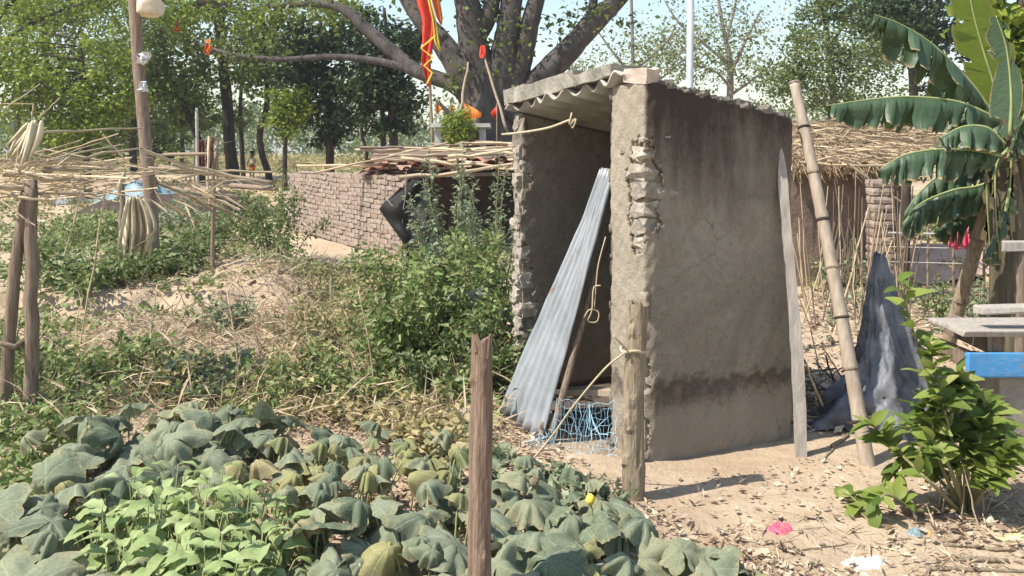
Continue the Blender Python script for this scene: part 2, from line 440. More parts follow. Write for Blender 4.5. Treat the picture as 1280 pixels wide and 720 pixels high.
M['crisp'] = mat_leaf('crisp_light_green_leaf', [(0.24, 0.31, 0.115), (0.32, 0.40, 0.17), (0.40, 0.46, 0.23)], 0.32, 0.6, True, 0.25)
M['petiole'] = mat_noise('pale_leaf_stalk', (0.26, 0.28, 0.12), (0.40, 0.40, 0.20), 20, 0.7, 0.1, 0.002)
M['shrub'] = mat_leaf('shrub_leaf', [(0.085, 0.135, 0.025), (0.15, 0.215, 0.038), (0.23, 0.285, 0.06), (0.30, 0.33, 0.10)], 0.42, 0.55, True, 0.3)
def mat_banana(name, c0, c1, tcol, trans):
    """thin blade: fine parallel veins run out from the midrib, the hem dries brown"""
    m, nt, N, L, B = nodes(name); uv = N.new('ShaderNodeUVMap'); sp = N.new('ShaderNodeSeparateXYZ'); L.new(uv.outputs[0], sp.inputs[0])
    co = coords(nt, 'Object'); n1 = noise(nt, 5, 6, .65, co); n2 = noise(nt, 16, 5, .7, co)
    mp = N.new('ShaderNodeMapping'); mp.inputs['Scale'].default_value = (90, 1.5, 1); L.new(uv.outputs[0], mp.inputs[0]); nv = noise(nt, 1.0, 3, .6, mp.outputs[0])
    c = mix(nt, n1.outputs[0], c0, c1)
    c = mix(nt, ramp(nt, nv.outputs[0], [(.40, (.55, .55, .55)), (.60, (0, 0, 0))]).outputs[0], c, tuple(v * .55 for v in c0))
    hem = mathn(nt, 'ADD', sp.outputs[1], mathn(nt, 'MULTIPLY', n2.outputs[0], .30))
    hem = mathn(nt, 'MULTIPLY', mathn(nt, 'SUBTRACT', hem, 1.06), 14, clamp=True)
    c = mix(nt, hem, c, (.30, .22, .11))
    L.new(c, B.inputs['Base Color']); B.inputs['Roughness'].default_value = .45; B.inputs['Specular IOR Level'].default_value = .4
    bump(nt, B, nv.outputs[0], .5, .006)
    t = N.new('ShaderNodeBsdfTranslucent'); L.new(mix(nt, .6, c, tcol), t.inputs['Color'])
    mx = N.new('ShaderNodeMixShader'); mx.inputs[0].default_value = trans
    L.new(B.outputs[0], mx.inputs[1]); L.new(t.outputs[0], mx.inputs[2]); L.new(mx.outputs[0], N['Material Output'].inputs['Surface']); return m
M['banana'] = mat_banana('banana_leaf', (.045, .085, .045), (.085, .135, .07), (.22, .32, .03), .16)
M['banana_young'] = mat_banana('young_banana_leaf', (.14, .21, .03), (.20, .27, .04), (.42, .50, .03), .58)
M['midrib'] = mat_noise('banana_midrib', (0.20, 0.25, 0.09), (0.33, 0.36, 0.16), 10, 0.6, 0.1, 0.002)
M['banana_stem'] = mat_noise('banana_stem', (0.045, 0.04, 0.025), (0.16, 0.13, 0.08), 4, 0.7, 0.5, 0.01, stretch=(8, 8, 0.6))
M['dead'] = mat_leaf('dead_leaf_litter', [(0.15, 0.10, 0.07), (0.34, 0.25, 0.175), (0.46, 0.36, 0.26), (0.56, 0.47, 0.36)], 0.1, 0.9)
M['clod'] = mat_noise('earth_clod', (0.33, 0.25, 0.18), (0.52, 0.41, 0.31), 12, 0.95, 0.6, 0.01, objvar=0.15)
def mat_tin():
    m, nt, N, L, B = nodes('old_galvanised_sheet'); co = coords(nt, 'Object')
    n1 = noise(nt, 2.5, 7, .65, co); n2 = noise(nt, 9, 8, .75, co); n3 = noise(nt, 30, 5, .7, co); n4 = noise(nt, 4, 6, .7, coords(nt, 'Object', (5, 5, .8)))
    c = ramp(nt, n1.outputs[0], [(.3, (.19, .205, .22)), (.55, (.29, .305, .32)), (.75, (.40, .41, .42))]).outputs[0]
    c = mix(nt, ramp(nt, n4.outputs[0], [(.52, (0, 0, 0)), (.68, (.55, .55, .55))]).outputs[0], c, (.17, .165, .16))
    rust = ramp(nt, n2.outputs[0], [(.60, (0, 0, 0)), (.70, (.85, .85, .85))]).outputs[0]
    c = mix(nt, rust, c, (.21, .13, .085))
    c = mix(nt, ramp(nt, n3.outputs[0], [(.63, (0, 0, 0)), (.70, (.5, .5, .5))]).outputs[0], c, (.44, .44, .43))
    L.new(c, B.inputs['Base Color']); B.inputs['Metallic'].default_value = .25
    L.new(mathn(nt, 'MULTIPLY_ADD', n2.outputs[0], .5, .32), B.inputs['Roughness'])
    bump(nt, B, n1.outputs[0], .25, .01); return m
M['tin'] = mat_tin()
M['tarp'] = mat_noise('dusty_grey_plastic', (0.05, 0.053, 0.062), (0.19, 0.20, 0.225), 9, 0.55, 0.4, 0.01, spec=0.5)
M['gap_shade'] = mat_noise('black_gap_shade', (0.006, 0.006, 0.006), (0.02, 0.018, 0.016), 9, 0.6, 0.4, 0.02, spec=0.2)  # black that stands in for shade in the shed wall opening
M['blue_paint'] = mat_noise('worn_blue_paint', (0.03, 0.20, 0.50), (0.06, 0.31, 0.66), 5, 0.5, 0.25, 0.004, stretch=(1, 6, 6), spec=0.4)
def mat_paint():
    m, nt, N, L, B = nodes('chipped_blue_paint'); co = coords(nt, 'Object', (1, 5, 3)); n1 = noise(nt, 6, 8, .7, co); n2 = noise(nt, 2.2, 6, .6, co); n3 = noise(nt, 30, 4, .6, co)
    c = ramp(nt, n2.outputs[0], [(.3, (.035, .20, .46)), (.7, (.085, .33, .62))]).outputs[0]
    c = mix(nt, ramp(nt, n3.outputs[0], [(.5, (0, 0, 0)), (.7, (.3, .3, .3))]).outputs[0], c, (.35, .42, .48))
    c = mix(nt, ramp(nt, n1.outputs[0], [(.60, (0, 0, 0)), (.63, (1, 1, 1))]).outputs[0], c, (.27, .22, .17))
    L.new(c, B.inputs['Base Color']); B.inputs['Roughness'].default_value = .6; bump(nt, B, n1.outputs[0], .4, .006); return m
M['blue_paint'] = mat_paint()
M['net'] = mat_noise('blue_nylon_twine', (0.16, 0.34, 0.46), (0.36, 0.52, 0.60), 9, 0.6, 0.0)
M['rope'] = mat_noise('straw_rope', (0.36, 0.29, 0.19), (0.52, 0.44, 0.31), 30, 0.85, 0.4, 0.003)
M['orange'] = mat_noise('orange_cloth', (0.70, 0.16, 0.03), (0.86, 0.28, 0.05), 6, 0.8, 0.1, 0.004)
M['red'] = mat_noise('red_cloth', (0.62, 0.045, 0.025), (0.78, 0.09, 0.05), 6, 0.8, 0.1, 0.004)
M['yellow'] = mat_noise('yellow_trim', (0.78, 0.56, 0.06), (0.86, 0.66, 0.12), 6, 0.8, 0.0)
M['maroon'] = mat_noise('dark_red_cloth', (0.13, 0.025, 0.025), (0.22, 0.045, 0.04), 6, 0.85, 0.2, 0.01)
M['pink'] = mat_noise('pink_red_cloth', (0.62, 0.06, 0.12), (0.75, 0.14, 0.20), 6, 0.8, 0.1, 0.004)
M['metal_grey'] = mat_noise('galvanised_pipe', (0.42, 0.44, 0.45), (0.56, 0.58, 0.58), 5, 0.5, 0.1, 0.002, metallic=0.3)
M['white_plastic'] = mat_noise('white_plastic', (0.45, 0.44, 0.42), (0.66, 0.65, 0.63), 9, 0.5, 0.4, 0.01)
M['tan_plastic'] = mat_noise('tan_plastic', (0.55, 0.43, 0.30), (0.72, 0.62, 0.50), 9, 0.5, 0.4, 0.01)
M['limewash'] = mat_noise('grey_limewash', (0.42, 0.40, 0.37), (0.62, 0.60, 0.56), 5, 0.9, 0.4, 0.01)
M['mud'] = mat_noise('red_mud_wall', (0.13, 0.09, 0.07), (0.26, 0.185, 0.145), 5, 0.95, 0.9, 0.03)
M['tile'] = mat_noise('clay_roof_tile', (0.20, 0.10, 0.065), (0.42, 0.24, 0.165), 6, 0.9, 0.6, 0.01, objvar=0.25)
M['skin'] = mat_noise('brown_skin', (0.20, 0.105, 0.065), (0.26, 0.14, 0.09), 10, 0.6, 0.0)
M['hair'] = mat_noise('black_hair', (0.010, 0.008, 0.007), (0.02, 0.016, 0.014), 20, 0.6, 0.0)
M['cream'] = mat_noise('cream_cloth', (0.62, 0.55, 0.34), (0.74, 0.68, 0.46), 8, 0.85, 0.0)
M['water_blue'] = mat_noise('faded_blue_sheet', (0.10, 0.17, 0.20), (0.24, 0.33, 0.36), 5, 0.5, 0.4, 0.01)

# ------------------------------------------------------------------ ground
ys = np.concatenate([np.linspace(-30, 0.5, 12), np.linspace(1, 16, 300), np.geomspace(16.2, 1200, 80)])
xr = np.geomspace(6.1, 1000, 50)
xs = np.concatenate([-xr[::-1], np.linspace(-6, 6, 260), xr])
XX, YY = np.meshgrid(xs, ys)
ZZ = gz(XX, YY)
nx, ny = len(xs), len(ys)
idx = (np.arange(ny - 1)[:, None] * nx + np.arange(nx - 1)[None]).ravel()
GF = np.stack([idx, idx + 1, idx + nx + 1, idx + nx], axis=1)
meta(obj('ground', np.stack([XX, YY, ZZ], -1).reshape(-1, 3), GF, M['ground'], smooth=True), kind='structure')

# ------------------------------------------------------------------ the brick hut (local x = into the hut, y = along its front, z = up)
C0 = Vector((0.63, 4.2, 0.0))
U, VD, TH = 1.465, 0.935, 0.13
HZ = math.atan2(0.447, 0.894)
hut = thing('brick_hut', C0, 'small grey plastered brick hut with open doorway and crumbling corner bricks', 'hut', rz=HZ)
def ztop(v, u=0.0): return 1.845 - 0.17 * v / VD - 0.072 * u
hr = random.Random(5)
def wall_core(name, x0, x1, y0, y1, mat):
    n = 8; V = []; Fc = []
    V = [(x0, y0, -0.15), (x1, y0, -0.15), (x1, y1, -0.15), (x0, y1, -0.15),
         (x0, y0, ztop(x0, y0)), (x1, y0, ztop(x1, y0)), (x1, y1, ztop(x1, y1)), (x0, y1, ztop(x0, y1))]
    return obj(name, V, BOXF, mat, hut, local=True)
IN = 0.020
side_wall = wall_core('side_wall', 0.10, VD - 0.004, IN, TH - 0.012, M['mortar'])
pier = wall_core('corner_pier', IN, 0.098, IN, 0.255, M['mortar'])
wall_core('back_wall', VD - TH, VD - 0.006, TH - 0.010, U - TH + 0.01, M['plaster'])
end_wall = wall_core('end_wall', 0.045, VD - 0.008, U - TH + 0.012, U - 0.004, M['mortar'])
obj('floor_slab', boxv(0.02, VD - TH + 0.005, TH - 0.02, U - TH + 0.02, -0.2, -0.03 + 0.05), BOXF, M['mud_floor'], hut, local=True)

def shell(name, fpos, arange, zrange, keep, mat, na, nz, th=0.024, par=None):
    """a skin of plaster on a wall: grid faces kept where keep() holds, given thickness"""
    A = np.linspace(*arange, na); Z = np.linspace(0, 1, nz)
    V = []; 
    for i in range(nz):
        for k in range(na):
            V.append(fpos(A[k], zrange[0] + (zrange[1] - zrange[0]) * Z[i]))
    Fc = []
    for i in range(nz - 1):
        for k in range(na - 1):
            a = 0.5 * (A[k] + A[k + 1]); z = zrange[0] + (zrange[1] - zrange[0]) * 0.5 * (Z[i] + Z[i + 1])
            if keep(a, z): Fc.append((i * na + k, i * na + k + 1, (i + 1) * na + k + 1, (i + 1) * na + k))
    o = obj(name, V, Fc, mat, par or hut, local=True, smooth=True)
    s = o.modifiers.new('thickness', 'SOLIDIFY'); s.thickness = th; s.offset = -1
    return o

def corner_pos(a, z):
    # a<0 runs along the front of the pier, a>0 along the side wall; top follows the roof slope
    t = max(z / 1.845, 0.0) if z > 0 else z
    r = 0.018
    bumpy = 0.008 * wob(a * 4, z * 4, 1.0, 9) + 0.004 * wob(a * 9, z * 9, 1.0) + 0.003 * wob(a * 30, z * 30, 1.0, 4)
    if a >= 0: x, y = a, 0.0
    else: x, y = 0.0, -a
    if abs(a) < 0.06:                                # worn, uneven arris
        k = (1 - abs(a) / 0.06) * (0.010 + 0.010 * (0.5 + 0.5 * wob(a, z * 14, 1.0, 2)))
        x += k; y += k
    zz = z if z < 0 else t * ztop(x, y)
    return (x - (bumpy if a < 0 else 0), y - (bumpy if a >= 0 else 0), zz)

def hole(a, z):
    w = 0.05 * wob(a * 16, z * 13, 1.0, 1) + 0.035 * wob(a * 45, z * 45, 1.0, 3)
    e1 = ((a + 0.02) / 0.125) ** 2 + ((z - 1.32) / 0.25) ** 2           # burst corner
    e2 = ((a + 0.06) / 0.055) ** 2 + ((z - 1.12) / 0.13) ** 2
    e3 = ((a - 0.0) / 0.045) ** 2 + ((z - 0.42) / 0.10) ** 2            # chipped arris above the plinth
    e4 = ((a - 0.0) / 0.035) ** 2 + ((z - 0.12) / 0.10) ** 2
    return min(e1, e2, e3, e4) < 1 + w * 9
shell('side_plaster', corner_pos, (-0.285, VD), (-0.1, 1.845), lambda a, z: not hole(a, z), M['plaster_side'], 140, 190, par=side_wall)
# return of the pier inside the doorway, and its raw reveal
def reveal(a, z):
    zz = z * ztop(a, 0.28) / 1.845
    return (a, 0.282 + 0.005 * wob(a * 20, z * 12, 1.0, 5), zz)
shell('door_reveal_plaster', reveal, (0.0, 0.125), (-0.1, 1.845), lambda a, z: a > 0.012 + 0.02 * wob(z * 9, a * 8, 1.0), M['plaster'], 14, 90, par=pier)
# inner face of the end wall: its front edge has broken away from the bricks
def inner(a, z):
    return (a, U - TH - 0.010 + 0.004 * wob(a * 9, z * 9, 1.0, 7), z * ztop(a, U) / 1.845)
def inner_keep(a, z):
    b = 0.055 + 0.05 * wob(z * 4.2, 0, 1.0, 2) + 0.03 * wob(z * 15, a * 9, 1.0, 5) + (0.05 if z < 0.85 else 0)
    return a > b
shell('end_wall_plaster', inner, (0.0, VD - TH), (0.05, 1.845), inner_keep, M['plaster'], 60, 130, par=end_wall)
# exposed bricks: corner pier
bk = []
for q in range(5):
    V, Fc = rough_block(0.115, 0.225, 0.078, 0.022, hr, 3); bk.append(raw_mesh('brick', V, Fc, M['limed_brick'], smooth=False))
MHUT = chain(hut)
def brick(x, y, z, rz, s=(1, 1, 1), mesh=None, par=None):
    m = MHUT @ Matrix.Translation((x, y, z)) @ Matrix.Rotation(rz, 4, 'Z') @ Matrix.Rotation((hr.random() - 0.5) * 0.06, 4, 'X') @ Matrix.Diagonal((*s, 1))
    return inst('brick', mesh or hr.choice(bk), par or pier, m)
z = 1.05; c = 0
while z < 1.60:
    j = lambda a: (hr.random() - 0.5) * a
    if c % 2 == 0:
        brick(0.068 + j(0.02), 0.125 + j(0.012), z, j(0.08))
        brick(0.245 + j(0.012), 0.071 + j(0.02), z, math.pi / 2 + j(0.08))
    else:
        brick(0.125 + j(0.02), 0.070 + j(0.02), z, math.pi / 2 + j(0.08))
        brick(0.069 + j(0.02), 0.215 + j(0.02), z, j(0.1), (1, 0.7, 1))
    z += 0.088; c += 1
for (x, y, z) in ((0.07, 0.12, 0.42), (0.07, 0.13, 0.12), (0.075, 0.12, 0.33), (0.072, 0.13, 0.21)):
    brick(x, y, z, j(0.1))
# exposed bricks: front end of the far wall, every course
z = 0.09; c = 0
while z < 1.72:
    k_ = 0.010 + 0.020 * hr.random()
    if c % 2 == 0:
        brick(0.062 + k_, U - 0.070 + j(0.006), z, math.pi / 2 + j(0.05), (0.60, 0.60, 1.10), par=end_wall)
        brick(0.17 + j(.02), U - 0.070 + j(0.006), z, j(0.05), (0.6, 0.56, 1.08), par=end_wall)
    else:
        brick(0.060 + k_, U - 0.104 + j(0.008), z, j(0.05), (0.95, 0.30, 1.10), par=end_wall)
        brick(0.064 + k_, U - 0.036 + j(0.006), z, j(0.05), (0.95, 0.30, 1.10), par=end_wall)
    if hr.random() < .5:                                # plaster still clinging to the course
        V, Fc = rough_block(0.018, 0.05 + .06 * hr.random(), 0.04 + .05 * hr.random(), 0.02, hr, 2)
        inst('plaster_scab', raw_mesh('plaster_scab', V, Fc, M['limed_brick']), end_wall, MHUT @ Matrix.Translation((0.012 + k_ * .8, U - .03 - .09 * hr.random(), z + j(.05))))
    z += 0.088; c += 1
# roof sheet: corrugations run front to back
nu, nv = 150, 10; RV = []; RF = []
for i in range(nv + 1):
    v = -0.018 + (VD + 0.07) * i / nv
    for k in range(nu + 1):
        u = 0.115 + (U - 0.128) * k / nu
        RV.append((v - (0.025 * math.sin(u * 9) if i == 0 else 0), u, ztop(v, u) + 0.032 + 0.035 * max(0, 1 - (u - .115) / .25) ** 2 + 0.022 * math.sin(u * 2 * math.pi / 0.172 + 0.6)))
for i in range(nv):
    for k in range(nu):
        RF.append((i * (nu + 1) + k, i * (nu + 1) + k + 1, (i + 1) * (nu + 1) + k + 1, (i + 1) * (nu + 1) + k))
roof_sheet = o = obj('corrugated_roof_sheet', RV, RF, M['asbestos'], hut, local=True, smooth=True)
s = o.modifiers.new('thickness', 'SOLIDIFY'); s.thickness = 0.012; s.offset = 1
# broken concrete coping along the front, lying on the sheet
def slab(u0, u1, dz, th, v0=-0.028, v1=0.12, name='coping_slab'):
    n = 7; V = []; Fc = []
    rr = random.Random(int(u0 * 100))
    for k in range(n + 1):
        u = u0 + (u1 - u0) * k / n; zb = ztop(0, u) + 0.052 + dz
        w = 0.012
        for (v, z) in ((v0, zb), (v0, zb + th), (v1, zb + th * 0.9), (v1, zb)):
            V.append((v + (rr.random() - 0.5) * w * 1.6, u + (rr.random() - 0.5) * w * (3 if k in (0, n) else 1), z + (rr.random() - 0.5) * w))
    for k in range(n):
        a = k * 4; b = a + 4
        for q in range(4): Fc.append((a + q, a + (q + 1) % 4, b + (q + 1) % 4, b + q))
    Fc += [(3, 2, 1, 0), (n * 4, n * 4 + 1, n * 4 + 2, n * 4 + 3)]
    return obj(name, V, Fc, M['slab'], roof_sheet, local=True)
slab(1.20, 1.455, 0.0, 0.095); slab(0.62, 1.19, 0.0, 0.090); slab(0.235, 0.61, 0.003, 0.060)
# odd rubble left on the wall head, and a pale brick at the corner
V, Fc = rough_block(0.10, 0.16, 0.075, 0.014, hr, 2)
pb = inst('loose_brick', raw_mesh('loose_brick', V, Fc, M['pale_brick']), None, MHUT @ Matrix.Translation((0.035, 0.07, ztop(0.02, 0.06) + 0.034)) @ Matrix.Rotation(0.25, 4, 'Z') @ Matrix.Rotation(0.1, 4, 'X'))
meta(pb, 'pale loose brick lying on the roof corner of the hut', 'brick')
V, Fc = rough_block(1, 1, 1, 0.28, hr, 2); rub = raw_mesh('stone', V, Fc, M['slab'])
for k in range(30):
    v = 0.10 + 0.83 * k / 29 + j(0.03); s = 0.020 + 0.026 * hr.random()
    m = MHUT @ Matrix.Translation((v, 0.018 + 0.07 * hr.random(), ztop(v) + s * 0.25)) @ Matrix.Rotation(hr.random() * 6, 4, 'Z') @ Matrix.Diagonal((s * 1.9, s * 1.3, s, 1))
    inst('coping_chip', rub, side_wall, m)
# broken plaster lumps at the foot of the corner
for k in range(6):
    p = MHUT @ Vector((-0.02 + 0.05 * hr.random(), 0.02 + 0.26 * hr.random(), 0)); s = 0.03 + 0.03 * hr.random()
    p.z = float(gz(p.x, p.y)) + s * 0.25
    meta(inst('plaster_lump', rub, None, Matrix.Translation(p) @ Matrix.Rotation(hr.random() * 6, 4, 'Z') @ Matrix.Diagonal((s * 1.5, s, s * 0.8, 1))),
         'crumbled plaster lump at the foot of the hut doorway corner', 'rubble', 'plaster lumps at the hut corner')

# ------------------------------------------------------------------ tin sheet leaning in the doorway
def patch(BL, BR, TL, TR, nu, nv, f, bend=0.0):
    V = []
    for i in range(nv + 1):
        t = i / nv
        for k in range(nu + 1):
            s_ = k / nu
            p = BL.lerp(BR, s_).lerp(TL.lerp(TR, s_), t)
            p = p + f(s_, t)
            V.append(p)
    Fc = [(i * (nu + 1) + k, i * (nu + 1) + k + 1, (i + 1) * (nu + 1) + k + 1, (i + 1) * (nu + 1) + k) for i in range(nv) for k in range(nu)]
    return V, Fc
BL, BR = P(624, 512, 4.98), P(677, 551, 4.50)
TL, TR = P(752, 210, 4.93), P(773, 214, 4.50)
nrm = (BR - BL).cross(TL - BL).normalized()
if nrm.y > 0: nrm = -nrm
def corr(s_, t):
    return nrm * (0.018 * math.sin(s_ * 2 * math.pi * 6.5) * (1 - .3 * math.sin(3 * t + 1)) + .008 * float(wob(s_ * 4, t * 6, 1.0, 4)) + 0.035 * math.sin(math.pi * t) * (s_ - 0.5) + 0.012 * math.sin(5 * t + 3 * s_)) + Vector((0, 0, -0.012 * math.sin(s_ * 40) * (1 - t) ** 6))
V, Fc = patch(BL, BR, TL, TR, 78, 26, corr)
base = ground((BL + BR) / 2)
tin = obj('tin_sheet', V, Fc, M['tin'], origin=base, smooth=True)
s = tin.modifiers.new('thickness', 'SOLIDIFY'); s.thickness = 0.0022
meta(tin, 'galvanised corrugated tin sheet leaning across the hut doorway', 'tin sheet')
# stakes and slat inside the doorway
def stickobj(name, a, b, r0, r1, mat, label, cat, group=None, sides=7, n=8, wob_=0.01, parent=None):
    a = Vector(a); b = Vector(b)
    pth = [a.lerp(b, i / (n - 1)) + Vector(((rnd.random() - 0.5), (rnd.random() - 0.5), 0)) * wob_ * (1 if 0 < i < n - 1 else 0) for i in range(n)]
    V, Fc = tube(pth, interp([r0, r1], n), sides, 0.08)
    o = obj(name, V, Fc, mat, parent, origin=a if parent is None else None, smooth=True)
    if parent is None: meta(o, label, cat, group)
    return o
stickobj('door_stake', ground(P(686, 578, 4.44)), P(758, 300, 4.62), 0.020, 0.014, M['wood'], 'thin dark wooden stake leaning beside the tin sheet in the doorway', 'stake')
stickobj('short_stake', ground(P(676, 580, 4.42)), P(678, 528, 4.42), 0.012, 0.010, M['palewood'], 'short pale peg at the foot of the tin sheet', 'stake')
stickobj('short_stake', ground(P(690, 580, 4.46)), P(707, 488, 4.52), 0.017, 0.014, M['wood'], 'short brown stake holding the blue net up', 'stake')
bm = MB(); a, b = P(703, 489, 4.72), P(773, 491, 4.50)
nseg = 8
for i in range(nseg): pass
V = []; Fc = []
for i in range(nseg + 1):
    p = a.lerp(b, i / nseg); w = 0.010 + 0.010 * math.sin(math.pi * i / nseg)
    for (dy, dz) in ((-0.03, -0.012), (-0.03, w), (0.04, w), (0.04, -0.012)): V.append((p.x, p.y + dy, p.z + dz))
for i in range(nseg):
    q = i * 4
    for k in range(4): Fc.append((q + k, q + (k + 1) % 4, q + 4 + (k + 1) % 4, q + 4 + k))
Fc += [(3, 2, 1, 0), (nseg * 4, nseg * 4 + 1, nseg * 4 + 2, nseg * 4 + 3)]
meta(obj('door_slat', V, Fc, M['bamboo'], origin=ground(a)), 'pale split wooden slat across the foot of the hut doorway', 'slat')

# blue net across the foot of the doorway
net = thing('blue_net', ground(P(730, 585, 4.45)), 'torn blue nylon net strung across the foot of the hut doorway', 'net')
nb = MB()
def net_pt(s_, t):
    a = P(640, 560, 4.40).lerp(P(692, 535, 4.42), min(1, s_ * 2.4)) if s_ < 0.42 else P(696, 496, 4.46).lerp(P(770, 500, 4.34), (s_ - 0.42) / 0.58)
    bt = P(640, 574, 4.28).lerp(P(692, 574, 4.28), min(1, s_ * 2.4)) if s_ < 0.42 else P(694, 576, 4.27).lerp(P(771, 578, 4.22), (s_ - 0.42) / 0.58)
    p = a.lerp(bt, t); k = 0.012
    return p + Vector((k * wob(s_ * 19, t * 9, 1.0), 0.02 * wob(s_ * 9, t * 9, 1.0, 3), k * wob(s_ * 14, t * 11, 1.0, 6) - 0.03 * math.sin(math.pi * max(0, (s_ - 0.42)) / 0.58)))
for k in range(27):
    s_ = k / 26
    nb.add(*tube([net_pt(s_, t / 10) for t in range(11)], 0.0012, 3))
for k in range(9):
    nb.add(*tube([net_pt(s_ / 40, k / 8) for s_ in range(41)], 0.0012, 3))
nb.build('mesh_cords', M['net'], net)
nb = MB()
for k in range(9):                               # a snarl of loose cord
    c0 = P(738 + rnd.gauss(0, 5), 540, 4.31); tip = P(742 + rnd.gauss(0, 22), 512 + rnd.random() * 58, 4.28 + rnd.gauss(0, 0.03))
    top = P(737, 500 + rnd.random() * 20, 4.37)
    nb.add(*tube(smooth_path([top, c0.lerp(tip, 0.4) + Vector((rnd.gauss(0, .02), 0, rnd.gauss(0, .02))), tip], 7), 0.0016, 3))
nb.build('cord_snarl', M['net'], net)

# ------------------------------------------------------------------ stakes of the garden fence, rope
def stake(px, ptop, pbase, d, w, mat, label, tilt=0, knots=4, seed=1):
    """rough post: split, fibrous sides running its length, knots, splintered head"""
    r = random.Random(seed); K = 22; n = 44
    b = ground(P(px, pbase, d)); b.z -= 0.08
    t = P(px + tilt, ptop, d + 0.02); V = []; Fc = []
    groove = [r.gauss(0, .05) for _ in range(K)]
    for q in range(4): groove[r.randrange(K)] -= .16                       # drying cracks
    kn = [(r.random() * 6.28, .15 + .8 * r.random()) for _ in range(knots)]
    for i in range(n):
        f = i / (n - 1); c = b.lerp(t, f) + Vector((.006 * math.sin(f * 5 + seed), .006 * math.cos(f * 4 + seed), 0))
        for k in range(K):
            a = 2 * math.pi * k / K; g_ = groove[(k + int(2.5 * math.sin(f * 4 + seed))) % K] * (.6 + .5 * math.sin(f * 7 + k))
            rr = w * (1.05 - .10 * f) * (1 + g_ + .04 * float(wob(a * 1.3, f * 6, 1.0, seed)) + r.gauss(0, .012))
            for (ka, kf) in kn:
                da = (a - ka + math.pi) % (2 * math.pi) - math.pi; rr += w * .32 * math.exp(-(da / .35) ** 2 - ((f - kf) / .018) ** 2)
            z = c.z + (r.random() - .45) * .05 * (1 if i == n - 1 else 0)
            V.append((c.x + rr * math.cos(a), c.y + rr * math.sin(a), z))
    Fc = [(i * K + k, i * K + (k + 1) % K, (i + 1) * K + (k + 1) % K, (i + 1) * K + k) for i in range(n - 1) for k in range(K)]
    V.append((t.x, t.y, t.z - .02)); Fc += [((n - 1) * K + k, (n - 1) * K + (k + 1) % K, n * K) for k in range(K)]
    o = obj('wooden_post', V, Fc, mat, origin=ground(b), smooth=False)
    meta(o, label, 'post')
    return o, b, t
o, b1, t1 = stake(603, 425, 736, 2.60, 0.0345, M['redwood'], 'reddish rough wooden fence post standing among the pumpkin leaves', -3, seed=3)
for (dx, dz, ln) in ((-0.012, 0.0, 0.03), (0.022, -0.02, 0.06), (0.0, 0.01, 0.02)):
    a = t1 + Vector((dx, -0.02, dz - 0.03)); V, Fc = tube([a, a + Vector((dx * 0.3, 0, ln))], [0.008, 0.003], 5)
    obj('splinter', V, Fc, M['redwood'], o)
o2, b2, t2 = stake(789, 378, 624, 3.80, 0.046, M['palewood'], 'pale knotty wooden post tied with straw rope before the hut corner', 8, knots=6, seed=8)
for k in range(3):
    a = t2 + Vector((rnd.gauss(0, .018), -0.03, -0.01)); V, Fc = tube([a, a + Vector((rnd.gauss(0, .02), 0, 0.03))], [0.012, 0.005], 5, 0.2)
    obj('splinter', V, Fc, M['palewood'], o2)
rope = thing('straw_rope', ground(P(700, 610, 3.85)), 'pale straw rope tied round the knotty post and stretched to the ground', 'rope')
ring = [P(791, 437, 3.82) + Vector((0.052 * math.cos(a), 0.052 * math.sin(a), 0.006 * math.sin(3 * a))) for a in np.linspace(0, 2 * math.pi, 15)]
obj('knot', *tube(ring, 0.007, 6), M['rope'], rope, smooth=True)
obj('tail', *tube(smooth_path([P(783, 437, 3.77), P(775, 428, 3.75), P(766, 419, 3.74)], 8), interp([0.006, 0.004], 8), 6), M['rope'], rope, smooth=True)
obj('cord', *tube(smooth_path([P(782, 440, 3.78), P(755, 462, 3.80), P(715, 510, 3.86), P(690, 545, 3.9), P(640, 606, 3.95)], 26), 0.0048, 6), M['rope'], rope, smooth=True)
r3 = thing('twine', ground(P(738, 560, 4.5)), 'yellow twine loops tied to the edge of the tin sheet', 'twine')
obj('cord', *tube(smooth_path([P(757, 296, 4.47), P(748, 330, 4.44), P(745, 357, 4.43), P(743, 385, 4.43)], 14), 0.0032, 5), M['rope'], r3, smooth=True)
obj('loop', *tube(smooth_path([P(730, 397, 4.44), P(737, 387, 4.42), P(748, 390, 4.42), P(746, 402, 4.42), P(735, 401, 4.43), P(740, 388, 4.41), P(742, 360, 4.43), P(751, 357, 4.42)], 24), 0.0036, 5), M['rope'], r3, smooth=True)
r4 = thing('lintel_cord', hut.location, 'pale cord hanging from the roof edge across the doorway top', 'cord')
obj('cord', *tube(smooth_path([P(628, 168, 5.42), P(650, 166, 5.25), P(685, 160, 5.0), P(710, 151, 4.85), P(716, 150, 4.80)], 18), 0.008, 6), M['rope'], r4, smooth=True)
obj('knot', *tube(smooth_path([P(712, 150, 4.82), P(716, 160, 4.80), P(720, 148, 4.8), P(712, 156, 4.8), P(715, 141, 4.8)], 14), 0.006, 5), M['rope'], r4, smooth=True)

